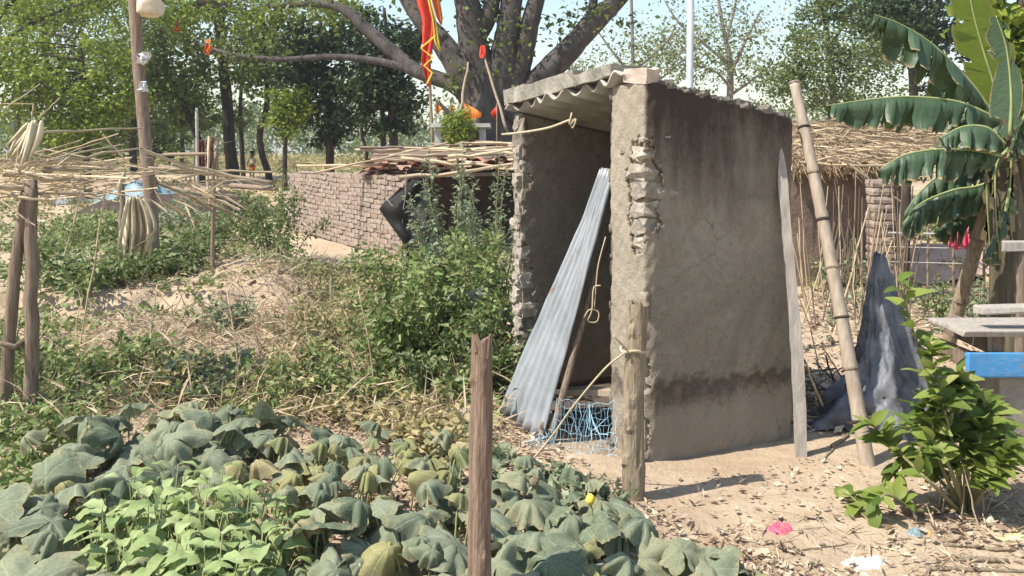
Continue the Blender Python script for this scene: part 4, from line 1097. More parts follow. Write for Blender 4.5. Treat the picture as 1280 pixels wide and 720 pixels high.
banner_strip('side_cloth', [(538, -30, 12), (545, 0, 10), (549, 18, 8), (552, 30, 2)], 'orange', bn, 17.95, 2)
zz = [(545, 44), (526, 60), (541, 72), (530, 82), (540, 91), (534, 104)]
obj('zigzag_trim', *tube([P(x, y, 17.88) for x, y in zz], 0.022, 5), M['yellow'], bn)
banner_strip('yellow_streamer', [(534, -30, 4), (537, 0, 4), (543, 25, 4), (546, 50, 6), (550, 62, 2)], 'yellow', bn, 17.9)
stickobj('flag_mast', P(541, 200, 18.1), P(532, -60, 18.1), 0.035, 0.025, M['palewood'], 'thin mast carrying the long red banner', 'mast', wob_=0.02)
for (x, y, w, h, dd, lb) in ((260, 52, 11, 16, 20.9, 'orange rag tied to the thin end of the bare bough'), (221, 30, 7, 9, 24, 'tiny orange rag caught in leaves near the tall pole')):
    t = thing('cloth_rag', P(x, y + h, dd), lb, 'rag')
    banner_strip('cloth', [(x, y, w * .4), (x + 1, y + h * .35, w), (x - 2, y + h * .7, w * .8), (x + 2, y + h, w * .3)], 'orange', t, dd, x)
    obj('knot', *tube([P(x - w * .3, y, dd), P(x, y - 2, dd), P(x + w * .3, y, dd)], .03, 6), M['orange'], t)

# ------------------------------------------------------------------ people and cloth in the field
def person_child():
    g = G(315, 222)
    t = thing('person', g, 'small child in pale yellow top and red-orange shorts standing in the field', 'person')
    h = 0.80 * g.y / 27.0
    def skin(name, pts, edges, mat, sub=1):
        me = bpy.data.meshes.new(name); me.from_pydata([tuple(Vector(p[:3]) * h) for p in pts], edges, []); me.update()
        o = bpy.data.objects.new(name, me); col.objects.link(o); o.parent = t
        o.modifiers.new('skin', 'SKIN'); o.modifiers.new('sub', 'SUBSURF').levels = sub; o.modifiers['sub'].render_levels = sub
        for i, p in enumerate(pts): me.skin_vertices[0].data[i].radius = (p[3] * h, p[3] * h)
        me.skin_vertices[0].data[0].use_root = True
        me.materials.append(M[mat]); return o
    body = [(0, 0, .46, .085), (0, 0, .60, .085), (0, 0, .72, .075), (0, 0, .78, .035), (0, -.01, .84, .075), (0, -.005, .93, .08),
            (.06, 0, .42, .055), (.065, -.02, .24, .042), (.065, .01, .05, .03), (.07, -.06, .02, .025),
            (-.06, 0, .42, .055), (-.065, .01, .24, .042), (-.065, .03, .05, .03), (-.07, -.03, .02, .025),
            (.11, 0, .73, .035), (.15, -.02, .60, .028), (.13, -.10, .52, .022), (-.11, 0, .73, .035), (-.16, 0, .60, .028), (-.17, -.03, .48, .022)]
    ed = [(0, 1), (1, 2), (2, 3), (3, 4), (4, 5), (0, 6), (6, 7), (7, 8), (8, 9), (0, 10), (10, 11), (11, 12), (12, 13), (2, 14), (14, 15), (15, 16), (2, 17), (17, 18), (18, 19)]
    skin('body', body, ed, 'skin', 2)
    skin('shirt', [(0, 0, .46, .10), (0, 0, .60, .098), (0, 0, .73, .085), (.11, 0, .73, .048), (.15, -.01, .63, .042), (-.11, 0, .73, .048), (-.155, 0, .63, .042)], [(0, 1), (1, 2), (2, 3), (3, 4), (2, 5), (5, 6)], 'cream', 2)
    skin('shorts', [(0, 0, .46, .098), (.062, 0, .38, .07), (.066, -.01, .26, .062), (-.062, 0, .38, .07), (-.066, .005, .26, .062)], [(0, 1), (1, 2), (0, 3), (3, 4)], 'orange', 2)
    skin('hair', [(0, .02, .93, .085), (0, .03, .97, .06), (0, .05, .87, .06)], [(0, 1), (0, 2)], 'hair', 2)
person_child()
# dark red cloths hanging on a line
ln = thing('washing_line', ground(P(258, 215, 24.5)), 'dark red cloth draped over a line between two stakes in the wood', 'cloth')
d = 24.5
for x in (243, 272): obj('stake', *tube([ground(P(x, 215, d)) - Vector((0, 0, .1)), P(x, 172, d)], 0.03, 6), M['palewood'], ln)
obj('line', *tube([P(243, 175, d), P(258, 177, d), P(272, 175, d)], 0.008, 4), M['rope'], ln)
for (x0, x1, y0, y1) in ((247, 256, 176, 212), (257, 267, 175, 218)):
    V = []; m = 14; n = 8
    for i in range(n):
        for k in range(m):
            u = k / (m - 1); v = i / (n - 1)
            V.append(P(x0 + (x1 - x0) * u, y0 + (y1 - y0) * v + 2 * math.sin(u * 7), d - 0.04 + 0.07 * math.sin(u * 14 + x0) * (0.3 + v)))
    o = obj('cloth', V, [(i * m + k, i * m + k + 1, (i + 1) * m + k + 1, (i + 1) * m + k) for i in range(n - 1) for k in range(m - 1)], M['maroon'], ln, smooth=True)
    o.modifiers.new('t', 'SOLIDIFY').thickness = 0.006
for k, (x, y0, y1, dd, lb) in enumerate(((247, 212, 135, 24.2, 'white painted thin post standing in front of the red cloth'),)):
    stickobj('white_post', ground(P(x, y0, dd)), P(x - 1, y1, dd), 0.045, 0.04, M['limewash'], lb, 'post')

# tall wooden pole on the left with a bag
g = G(192, 345)
V, Fc = tube(smooth_path([g - Vector((0, 0, .2)), P(189, 260, g.y), P(182, 180, g.y), P(174, 90, g.y), P(168, 0, g.y), P(164, -60, g.y)], 30), interp([.075, .07, .066, .062, .058], 30), 10, 0.08)
pole = obj('wooden_pole', V, Fc, M['wood'], origin=g, smooth=True); meta(pole, 'tall crooked bare wooden pole rising above the stick trellis', 'pole')
V, Fc = rough_block(0.26, 0.16, 0.22, 0.09, rnd, 3); c_ = P(187, 8, g.y - 0.1)
bag = obj('plastic_bag', np.array(V) + np.array(c_), Fc, M['tan_plastic'], origin=c_, smooth=True); bag.modifiers.new('s', 'SUBSURF').levels = 1
meta(bag, 'crumpled tan plastic bag hung on the tall wooden pole', 'bag')
for (x, y) in ((175, 76), (174, 108), (178, 70)):
    V, Fc = rough_block(0.10, 0.04, 0.07, 0.05, rnd, 2); c_ = P(x + 3, y, g.y - 0.11)
    obj('torn_rag', np.array(V) + np.array(c_), Fc, M['white_plastic'], pole)

# ------------------------------------------------------------------ stick trellis on the left
g = G(41, 530)
tr = thing('stick_trellis', g, 'rickety vine trellis of dry sticks and straw on forked posts', 'trellis')
def post(px, ptop, gp, w, nm='post', tilt=0):
    b = gp - Vector((0, 0, .1)); t = P(px + tilt, ptop, gp.y); n = 14
    pth = [b.lerp(t, i / (n - 1)) + Vector((rnd.gauss(0, .005), rnd.gauss(0, .005), 0)) for i in range(n)]
    obj(nm, *tube(pth, interp([w, w * 0.85], n), 9, 0.08), M['wood'], tr, smooth=True)
post(40, 225, g, 0.040, tilt=-2)
obj('fork', *tube(smooth_path([ground(P(6, 545, g.y + .05)) - Vector((0, 0, .05)), P(11, 430, g.y), P(20, 330, g.y), P(33, 240, g.y)], 16), interp([.036, .032], 16), 8, .08), M['wood'], tr, smooth=True)
obj('branch_stub', *tube([P(34, 424, g.y), P(18, 434, g.y - .05), P(-4, 428, g.y - .1)], [.022, .018, .014], 7, .1), M['wood'], tr, smooth=True)
g2 = ground(P(-30, 520, 5.2)); post(-30, 220, g2, 0.04)
g3 = G(150, 352); post(150, 215, g3, 0.03, tilt=4)
g4 = ground(P(265, 250, 9.2)); post(268, 195, g4, 0.022)
# deck sticks: long ones running left to right, at about eye level
def tp(px, py, d): return P(px, py, d)
for k in range(36):
    d0 = 4.7 + rnd.random() * 3.2
    x0 = -40 + rnd.random() * 110; x1 = x0 + 60 + rnd.random() * 120
    y0 = 186 + 66 * rnd.random(); y1 = y0 + rnd.gauss(2, 16)
    if x1 > 190: y1 = 225 + rnd.gauss(0, 15)
    d1 = d0 + rnd.gauss(0.2, 0.6)
    stick(tr, tp(x0, y0, d0), tp(min(x1, 330), y1, max(4.5, d1)), 0.004 + rnd.random() * 0.006)
for (a, b, d0, d1, r) in (((5, 218), (110, 225), 4.8, 5.3, .016), ((0, 234), (120, 243), 4.75, 5.2, .014), ((45, 166), (180, 160), 5.2, 6.5, .009), ((60, 200), (185, 184), 5.0, 6.4, .010), ((175, 186), (330, 232), 6.6, 8.0, .014),
                         ((200, 230), (310, 275), 5.8, 6.4, .012), ((215, 205), (335, 228), 8.2, 9.0, .02), ((185, 210), (340, 215), 9.0, 9.5, .02), ((0, 200), (150, 206), 5.0, 6.0, .01), ((128, 168), (160, 205), 5.6, 5.6, .007),
                         ((3, 130), (42, 130), 4.9, 4.9, .004), ((42, 130), (40, 150), 4.9, 4.9, .004), ((3, 138), (50, 105), 5.0, 5.2, .004), ((48, 148), (75, 122), 5.0, 5.0, .004), ((102, 240), (80, 320), 5.0, 5.0, .005), ((132, 235), (100, 430), 5.3, 5.3, .006),
                         ((0, 250), (44, 282), 4.8, 4.8, .006), ((240, 232), (300, 262), 6.0, 6.0, .01), ((262, 170), (262, 260), 9.2, 9.2, .018), ((0, 240), (60, 250), 4.8, 4.8, .012)):
    stick(tr, tp(*a, d0), tp(*b, d1), r)
# dry bundles: straw tufts
def straw_bunch(par, name, c, d, n, spread, L_, direction, mat='straw', w=0.055):
    pp = np.array(P(c[0], c[1], d)) + rng.normal(size=(n, 3)) * np.array(spread)
    ax = rng.normal(size=(n, 3)) * 0.35 + np.array(direction)
    V, T = leaves(pp, ax, rdir(n, 0.5), L_ * (0.4 + 1.0 * rng.random(n)), np.full(n, w), fold=0.2, droop=0.06)
    return meta(obj(name, V, T, M[mat], par), kind='stuff')
straw_bunch(tr, 'straw_tuft', (18, 215), 4.85, 60, (.09, .12, .05), 0.16, (0.5, 0.1, 0.35))
straw_bunch(tr, 'straw_tuft', (55, 225), 5.1, 60, (.2, .2, .04), 0.22, (0.9, 0.2, 0.0), w=0.035)
straw_bunch(tr, 'straw_tuft', (232, 240), 6.0, 70, (.12, .2, .04), 0.22, (0.8, 0.1, -0.35), w=0.06)
straw_bunch(tr, 'straw_tuft', (120, 216), 5.8, 34, (.4, .3, .06), 0.26, (0.9, 0.2, 0.05), w=0.02)
# dry husk leaves: broad strips
def husk(par, pix, d, w, name='dry_leaf', mat='straw'):
    pts = smooth_path([P(x, y, d) for x, y in pix], 12); V = []
    for i, p in enumerate(pts):
        ww = w * math.sin(math.pi * (0.1 + 0.85 * i / 11)); ph = i * 0.25
        V += [p + Vector((-ww * math.cos(ph * .4), -ww * .5, 0)), p + Vector((0, -0.01, 0.0)), p + Vector((ww * math.cos(ph * .4), ww * 0.2, 0))]
    Fc = []
    for i in range(11): Fc += [(3 * i, 3 * i + 1, 3 * i + 4, 3 * i + 3), (3 * i + 1, 3 * i + 2, 3 * i + 5, 3 * i + 4)]
    o = obj(name, V, Fc, M[mat], par, smooth=True); o.modifiers.new('t', 'SOLIDIFY').thickness = 0.002; return o
M['husk'] = mat_noise('dry_husk', (0.38, 0.32, 0.21), (0.62, 0.55, 0.41), 9, 0.8, 0.3, 0.004, stretch=(6, 6, 1), objvar=0.15)
for k in range(15):
    x = 40 + rnd.gauss(0, 4); dx = rnd.gauss(-18, 11); L_ = 35 + 35 * rnd.random()
    husk(tr, [(x, 150 + 6 * rnd.random()), (x + dx * .3 + rnd.gauss(0, 2), 150 + L_ * .4), (x + dx, 150 + L_)], 4.8 + rnd.gauss(0, .04), .010 + .014 * rnd.random(), mat='husk')
def dry_blade(px, py0, py1, w, d, name, seed):
    """one big dead leaf hanging in pleats with a ragged hem"""
    r = random.Random(seed); n, m = 14, 25; V = []
    for i in range(n):
        t = i / (n - 1)
        for k in range(m):
            u = k / (m - 1) - .5; ww = w * (.28 + .9 * t ** .6) * (1 - .25 * t * t)
            hem = (py1 - py0) * (.80 + .2 * math.sin(k * 1.9 + seed) * math.sin(k * .7))
            V.append(P(px + ww * u + 6 * t * math.sin(t * 3), py0 + hem * t, d + .03 * math.sin(u * 24 + t * 2) * (.4 + t) + .02 * math.sin(u * 9)))
    o = obj(name, V, [(i * m + k, i * m + k + 1, (i + 1) * m + k + 1, (i + 1) * m + k) for i in range(n - 1) for k in range(m - 1)], M['husk'], tr, smooth=True)
    o.modifiers.new('t', 'SOLIDIFY').thickness = .002; return o
dry_blade(168, 246, 330, 40, 5.4, 'hanging_dry_leaf', 3)
for pix, w in (([(160, 248), (154, 280), (146, 318)], .012), ([(178, 248), (188, 262), (193, 290), (164, 312)], .010), ([(156, 215), (150, 232), (149, 250)], .014)):
    husk(tr, pix, 5.35, w, mat='husk', name='dry_leaf_strip')

# faded blue sheets lying behind the trellis
def heap(name, c, sx, sy, sz, mat, label, cat, n=14, amp=0.3, seed=1, pw=1.0):
    r = random.Random(seed); V = []; Fc = []
    a1, a2, a3 = r.random() * 6, r.random() * 6, r.random() * 6
    for i in range(n + 1):
        for k in range(n + 1):
            u, v = 2 * i / n - 1, 2 * k / n - 1; rr = math.sqrt(u * u + v * v); th = math.atan2(v, u)
            hgt = max(0, 1 - (rr / 1.05) ** 2) ** pw
            hgt *= 1 + amp * math.sin(5 * u + a1) * math.cos(4 * v + a2) + amp * 0.5 * math.sin(11 * u + 7 * v + a3)
            x = c.x + sx * u * (1 + 0.08 * math.sin(3 * th + a1)); y = c.y + sy * v * (1 + 0.08 * math.sin(4 * th + a2))
            V.append((x, y, float(gz(x, y)) - 0.012 + sz * hgt))
    Fc = [(i * (n + 1) + k, (i + 1) * (n + 1) + k, (i + 1) * (n + 1) + k + 1, i * (n + 1) + k + 1) for i in range(n) for k in range(n)]
    o = obj(name, V, Fc, mat, origin=ground(c), smooth=True)
    return meta(o, label, cat)
heap('blue_sheet_heap', G(150, 258) + Vector((0, 1, 0)), 1.2, 0.6, 0.40, M['water_blue'], 'faded blue plastic sheet heaped up behind the stick trellis', 'plastic sheet', seed=4)
heap('grey_sheet_heap', G(88, 254), 0.45, 0.35, 0.22, M['tarp'], 'pale grey bundle lying by the blue sheet', 'bundle', seed=7)
# fallen logs between the trees
for (a, b, r, lb) in (((200, 208), (340, 228), 0.10, 'long thin fallen log lying below the red cloth'), ((205, 193), (262, 192), 0.08, 'short pale fallen branch lying in the wood'), ((290, 232), (345, 236), 0.12, 'fallen log lying at the edge of the bushes')):
    p0 = ground(P(*a, 19)); p1 = ground(P(*b, 17)); p0 = P(*a, 19); p1 = P(*b, 17.5)
    stickobj('fallen_log', p0, p1, r * .5, r * 0.4, M['wood'], lb, 'log', wob_=0.05)
heap('brush_pile', ground(P(225, 215, 19)), 2.2, 1.0, 0.42, M['bark'], 'dark heap of brushwood below the wood', 'brush pile', amp=0.4, seed=12)

# ------------------------------------------------------------------ thatched shed on the right
TA = [P(1000, 213, 9.6), P(1128, 214, 9.6), P(1172, 178, 11.2), P(1160, 160, 11.9), P(1000, 148, 11.9)]
ts = thing('thatched_shed', ground(P(1070, 300, 10.2)), 'low mud shed with a shaggy straw thatch roof beside the banana', 'shed')
def quadgrid(a, b, c, d, n, m, f):
    V = [a.lerp(b, i / n).lerp(d.lerp(c, i / n), k / m) + f(i / n, k / m) for i in range(n + 1) for k in range(m + 1)]
    Fc = [(i * (m + 1) + k, (i + 1) * (m + 1) + k, (i + 1) * (m + 1) + k + 1, i * (m + 1) + k + 1) for i in range(n) for k in range(m)]
    return V, Fc
ta, tb, tc, td = P(985, 207, 9.5), P(1138, 210, 9.5), P(1168, 166, 11.6), P(985, 154, 11.6)
V, Fc = quadgrid(ta, tb, tc, td, 40, 24, lambda u, v: Vector((0, 0, 0.03 * float(wob(u * 14, v * 9, 1.0)) + 0.03 * math.sin(math.pi * v))))
o = obj('thatch', V, Fc, M['thatch'], ts, smooth=True); s = o.modifiers.new('t', 'SOLIDIFY'); s.thickness = 0.08; s.offset = -1
n = 4200; uu, vv = rng.random(n), rng.random(n) ** 0.8
pp = np.array(ta)[None] * ((1 - uu) * (1 - vv))[:, None] + np.array(tb)[None] * (uu * (1 - vv))[:, None] + np.array(tc)[None] * (uu * vv)[:, None] + np.array(td)[None] * ((1 - uu) * vv)[:, None]
pp[:, 2] += 0.05 + 0.03 * rng.random(n)
dn = np.array((ta - td).normalized()); ax = dn * 0.7 + rng.normal(size=(n, 3)) * np.array([.75, .3, .14])
V, T = leaves(pp, ax, rdir(n, 1.5), 0.30 * (0.4 + rng.random(n)), np.full(n, 0.05), fold=.1, droop=.05)
meta(obj('thatch_straw', V, T, M['straw'], ts), kind='stuff')
n = 260; uu = rng.random(n); pp = np.array(ta)[None] * (1 - uu)[:, None] + np.array(tb)[None] * uu[:, None] + rng.normal(size=(n, 3)) * .03
V, T = leaves(pp, rng.normal(size=(n, 3)) * .4 + np.array([0.1, -.5, -.8]), rdir(n, 0.3), 0.15 * (0.4 + rng.random(n)), np.full(n, 0.05))
meta(obj('eave_fringe', V, T, M['straw'], ts), kind='stuff')
wbox(P(985, 300, 9.75), P(1086, 300, 9.75), 0.2, -0.1, 1.38, 'front_wall', M['mud'], ts)
wbox(P(1086, 300, 10.6), P(1130, 300, 10.6), 0.2, -0.1, 1.4, 'rear_wall', M['mud'], ts)
for (q0, q1, d, r) in (((1000, 203), (1110, 207), 9.3, .016), ((1060, 205), (1130, 255), 9.2, .014), ((1010, 205), (1040, 196), 9.3, .014), ((1085, 170), (1165, 176), 10.6, .012)):
    stick(ts, P(*q0, d), P(*q1, d), r, 'roof_pole')
stickobj('post', ground(P(1130, 300, 8.8)), P(1134, 222, 8.8), .05, .045, M['bark'], '', '', parent=ts)
# brick pier beside it, course by course
pr = thing('brick_pier', ground(P(1104, 300, 9.0)), 'small stacked red brick pier under the thatch edge', 'brick pier')
pm = [raw_mesh('brick', *rough_block(0.22, 0.105, 0.075, 0.012, br, 2), M['brick']) for _ in range(3)]
c_ = ground(P(1100, 300, 9.0))
for c in range(15):
    for k in range(2):
        off = Vector((0, 0.056 * (2 * k - 1), 0)) if c % 2 == 0 else Vector((0.056 * (2 * k - 1), 0, 0))
        inst('brick', br.choice(pm), pr, Matrix.Translation(c_ + off + Vector((br.gauss(0, .006), br.gauss(0, .006), 0.04 + c * 0.083))) @ Matrix.Rotation((0 if c % 2 == 0 else math.pi / 2) + br.gauss(0, .05), 4, 'Z'))
# dry stalks standing in front of the shed
ds = thing('dry_stalks', ground(P(1050, 330, 8.0)), 'thicket of bare dry upright stalks in front of the mud shed wall', 'dry stalks')
for k in range(60):
    x = 1000 + 140 * rnd.random(); d = 7.2 + 2.0 * rnd.random(); a = ground(P(x, 300, d)); Ln = 0.6 + 0.75 * rnd.random()
    stick(ds, a - Vector((0, 0, .03)), a + Vector((rnd.gauss(0, .16), rnd.gauss(0, .12), Ln)), 0.004 + .005 * rnd.random(), 'stalk', STKW if rnd.random() < .55 else STK)
# wire fence with a pink cloth
wf = thing('wire_fence', ground(P(1190, 320, 8.2)), 'thin wire and pole fence with slim stakes behind the leaning pole', 'fence')
for x in (1128, 1160, 1192, 1230, 1262):
    a = ground(P(x, 320, 8.2)); obj('stake', *tube([a - Vector((0, 0, .1)), Vector((a.x, a.y, 0.82))], .014, 6, .1), M['wood'], wf)
for z in (0.75, 0.62, 0.48): obj('wire', *tube([Vector((3.5, 8.18, z)), Vector((4.2, 8.16, z - .015)), Vector((5.4, 8.18, z))], .008 if z > .7 else .004, 5), M['limewash'], wf)
V = []; m = 16; n = 8; a, b = P(1184, 283, 8.16), P(1212, 283, 8.16)
for i in range(n):
    for k in range(m):
        p = a.lerp(b, k / (m - 1)); V.append(p + Vector((0, -.03 + .03 * math.sin(k * 1.7) * (0.3 + i / n), -0.20 * i / (n - 1) + .015 * math.sin(k * .9))))
o = obj('pink_cloth', V, [(i * m + k, i * m + k + 1, (i + 1) * m + k + 1, (i + 1) * m + k) for i in range(n - 1) for k in range(m - 1)], M['pink'], origin=ground(a), smooth=True)
o.modifiers.new('t', 'SOLIDIFY').thickness = .004; meta(o, 'bright pink-red cloth hung over the wire fence', 'cloth')
# a low pinkish mud bank beyond the fence
heap('mud_bank', ground(P(1200, 300, 10.6)), 1.7, 0.6, 0.42, mat_noise('pinkish_mud', (0.42, 0.29, 0.22), (0.58, 0.43, 0.35), 5, 0.95, 0.6, 0.02), 'low pinkish earth bank behind the wire fence', 'earth bank', seed=9, amp=.15, pw=0.5)

# leaning pole, banana
a = ground(P(1186, 425, 5.9)); a = G(1180, 440); 
bamboo('leaning_pole', a - Vector((0, 0, .05)), P(1243, 226, a.y - 0.5), 0.052, 0.046, 0.5, 'thick leaning wooden pole propping the banana plant', M['palewood'], 'pole')
BD = 5.9
ban = thing('banana_plant', ground(P(1262, 320, BD)), 'banana plant with long torn drooping leaves behind the blue bench', 'banana plant')
for k, (x0, x1, w) in enumerate(((1268, 1258, .085), (1250, 1252, .06), (1284, 1272, .06))):
    a = ground(P(x0, 320, BD + .05 * k)); obj('stem', *tube(smooth_path([a - Vector((0, 0, .05)), P(x0 - 2, 290, BD + .05 * k), P(x1, 190, BD), P(x1 - 4, 130, BD)], 14), interp([w * 1.1, w * .8, w * .4], 14), 10, .04), M['banana_stem'], ban, smooth=True)
def banana_leaf(pix, wpx, hang=(0.75, 0.75), dep=BD, mat='banana', strips=15, seed=0, gap=.5, side_dir=None):
    """torn leaf: strips hinged on a midrib; hang 0 = flat out, 1 = straight down, one value for each side"""
    r = random.Random(seed); n = strips * 3 + 1
    mid = smooth_path([P(q[0], q[1], dep + (q[2] if len(q) > 2 else 0)) for q in pix], n)
    wmax = wpx / F * dep; V = []; Fc = []; UVs = []
    for sd in (-1, 1):
        i = 0
        while i < n - 1:
            ln = r.choice((1, 1, 2, 2, 3, 4, 6)); j2 = min(i + ln, n - 1)
            hd = (hang[0] if sd < 0 else hang[1]) + r.gauss(0, .16); tw_ = r.gauss(0, .35); lf_ = .80 + .28 * r.random(); base = len(V); M_ = 5
            for q in range(i, j2 + 1):
                t = q / (n - 1); tg = (mid[min(q + 1, n - 1)] - mid[max(q - 1, 0)]).normalized()
                sv = tg.cross(Vector((0, 0, 1))); sv = sv.normalized() if sv.length > .2 else Vector((1, 0, 0))
                if side_dir is not None: sv = Vector(side_dir)
                sv = sv * sd; w = wmax * (math.sin(math.pi * min(1, 0.06 + 0.92 * t)) ** 0.55) * (lf_ + r.gauss(0, .03))
                fr = (q - i) / max(1, j2 - i)
                for m_ in range(M_ + 1):
                    s_ = m_ / M_; ang = hd * (math.pi / 2) * min(1, .35 + 1.1 * s_)
                    pinch = (0.5 - fr) * gap * s_ ** 3.5 * (mid[j2] - mid[i]).length
                    p = mid[q] + tg * (pinch + .25 * w * s_)
                    p = p + (sv * math.cos(ang) + Vector((0, 0, -1)) * math.sin(ang)) * w * s_
                    p = p + sv * (.02 * math.sin(fr * math.pi) * s_ + tw_ * .12 * s_ * (fr - .5))
                    V.append(p); UVs.append((t, s_))
            for q in range(j2 - i):
                for m_ in range(M_):
                    a_ = base + q * (M_ + 1) + m_; Fc.append((a_, a_ + 1, a_ + M_ + 2, a_ + M_ + 1))
            i = j2
    lf = obj('leaf', V, Fc, M[mat], ban, smooth=True, uv=UVs)
    obj('midrib', *tube(mid, interp([.013, .007, .003], n), 6), M['midrib'], lf, smooth=True)
banana_leaf([(1252, 160), (1215, 105), (1165, 55), (1125, 30), (1093, 18)], 62, (0.95, 0.9), seed=1, strips=13)
banana_leaf([(1250, 150), (1200, 128), (1140, 121), (1090, 124), (1034, 132)], 44, (0.95, 0.85), dep=BD - .1, seed=2, strips=15)
banana_leaf([(1252, 195), (1215, 188), (1170, 187), (1130, 194), (1100, 212)], 42, (.95, .9), dep=BD - .25, seed=3, strips=14)
banana_leaf([(1252, 205), (1215, 200), (1180, 215), (1150, 240), (1130, 268)], 46, (.9, .95), dep=BD + .3, seed=4, strips=11)
banana_leaf([(1256, 180), (1235, 160), (1205, 158), (1175, 172)], 34, (.6, .8), dep=BD - .3, seed=5, strips=9)
banana_leaf([(1256, 175), (1243, 110), (1228, 60), (1215, 10), (1208, -40)], 40, (.05, .1), dep=BD + .1, seed=6, strips=6, mat='banana_young', gap=.05, side_dir=(.95, .25, 0))
banana_leaf([(1262, 170), (1264, 120), (1258, 60), (1245, 20)], 24, (.25, .6), dep=BD - .25, seed=7, strips=5, gap=.05, side_dir=(.8, -.5, .1))
banana_leaf([(1262, 215), (1240, 225), (1205, 250), (1160, 262)], 46, (.3, .9), dep=BD + .4, seed=8, strips=8)
banana_leaf([(1268, 180), (1290, 120), (1310, 60), (1330, 40)], 50, (.3, .5), dep=BD + .1, seed=9, strips=9)
banana_leaf([(1250, 190), (1240, 60), (1225, 10), (1200, -30), (1180, -50)], 40, (.15, .5), dep=BD + .5, seed=10, strips=7, mat='banana_young', gap=.05)
banana_leaf([(1258, 170), (1230, 140), (1205, 145), (1185, 165)], 30, (.8, .9), dep=BD + .2, seed=21, strips=8)
banana_leaf([(1262, 190), (1280, 150), (1300, 170), (1310, 220)], 46, (.8, .8), dep=BD - .2, seed=22, strips=9)
banana_leaf([(1258, 215), (1225, 232), (1190, 238), (1150, 255), (1128, 280)], 40, (.95, .95), dep=BD + .15, seed=23, strips=11)
banana_leaf([(1258, 225), (1235, 250), (1205, 265), (1170, 285)], 44, (.9, .95), dep=BD + .5, seed=24, strips=9)
M['banana_dead'] = mat_banana('dead_banana_leaf', (.22, .16, .09), (.40, .31, .19), (.45, .33, .16), .2)
for q_, (x_, w_) in enumerate(((1250, 16), (1268, 18), (1240, 12), (1276, 14))):
    banana_leaf([(1262, 185), (x_ - 4, 205), (x_ - 6, 250), (x_ - 2, 305 + 8 * q_)], w_, (.95, .95), dep=BD - .12 + .05 * q_, seed=40 + q_, strips=8, mat='banana_dead')
banana_leaf([(1262, 235), (1255, 270), (1240, 300), (1238, 330)], 20, (.7, .7), dep=BD - .1, seed=12, strips=6)

# ------------------------------------------------------------------ blue bench at the right edge
bd = 4.25
be = thing('wooden_bench', ground(P(1265, 500, bd)), 'low wooden bench with a bright blue painted side board at the yard edge', 'bench')
x0 = P(1210, 440, bd).x; zt = P(1210, 441, bd).z; zb = P(1210, 472, bd).z
def rbox(name, x0, x1, y0, y1, z0, z1, mat, par, jit=.004):
    V = [(x + rnd.gauss(0, jit), y + rnd.gauss(0, jit), z + rnd.gauss(0, jit)) for x, y, z in boxv(x0, x1, y0, y1, z0, z1)]
    o = obj(name, V, BOXF, mat, par); b_ = o.modifiers.new('b', 'BEVEL'); b_.width = .006; b_.segments = 2; return o
o = rbox('side_board', x0, x0 + 1.3, bd, bd + .03, zb, zt, M['blue_paint'], be)
rbox('end_board', x0 + .05, x0 + .08, bd + .033, bd + .40, zb + .02, zt - .015, M['wood'], be)
zt2 = P(1210, 422, bd).z
for k in range(2): rbox('top_plank', x0 - .03, x0 + 1.3, bd - .02 + .19 * k, bd + .16 + .19 * k, zt2 + .010, zt2 + .034, M['greywood'], be)
rbox('cross_rail', x0 + .12, x0 + .20, bd + .04, bd + .5, zt - .012, zt2 + .012, M['wood'], be); rbox('cross_rail', x0 + .9, x0 + .98, bd + .04, bd + .5, zt - .012, zt2 + .012, M['wood'], be)
rbox('stone_leg', x0 + .20, x0 + .42, bd + .06, bd + .40, -.05, zb + .02, M['slab'], be, .012); rbox('stone_leg', x0 + .95, x0 + 1.2, bd + .06, bd + .40, -.05, zb + .02, M['slab'], be, .012)
o = rbox('loose_plank', x0 + .10, x0 + 1.0, bd + .02, bd + .10, zt2 + .036, zt2 + .066, M['greywood'], None); o.rotation_euler = (0, -0.03, 0)
meta(o, 'weathered loose plank lying on top of the blue bench', 'plank')
# trunk stump behind it and a grey board
g = G(1268, 410)
V, Fc = tube(smooth_path([g - Vector((0, 0, .1)), P(1266, 380, g.y), P(1268, 345, g.y + .02), P(1270, 332, g.y)], 14), interp([.16, .13, .12, .08], 14), 11, .13)
meta(obj('stump', V, Fc, M['wood'], origin=g, smooth=True), 'pale fibrous tree stump behind the blue bench', 'stump')
o = rbox('grey_board', P(1256, 300, 5.2).x, P(1340, 300, 5.2).x, 5.2, 5.24, P(1256, 315, 5.2).z, P(1256, 301, 5.2).z, M['greywood'], None)
meta(o, 'pale grey board propped up below the banana stem', 'board')
stickobj('board_prop', ground(P(1275, 420, 5.24)), P(1276, 305, 5.24), .03, .025, M['wood'], 'thin brown post holding the grey board', 'post')

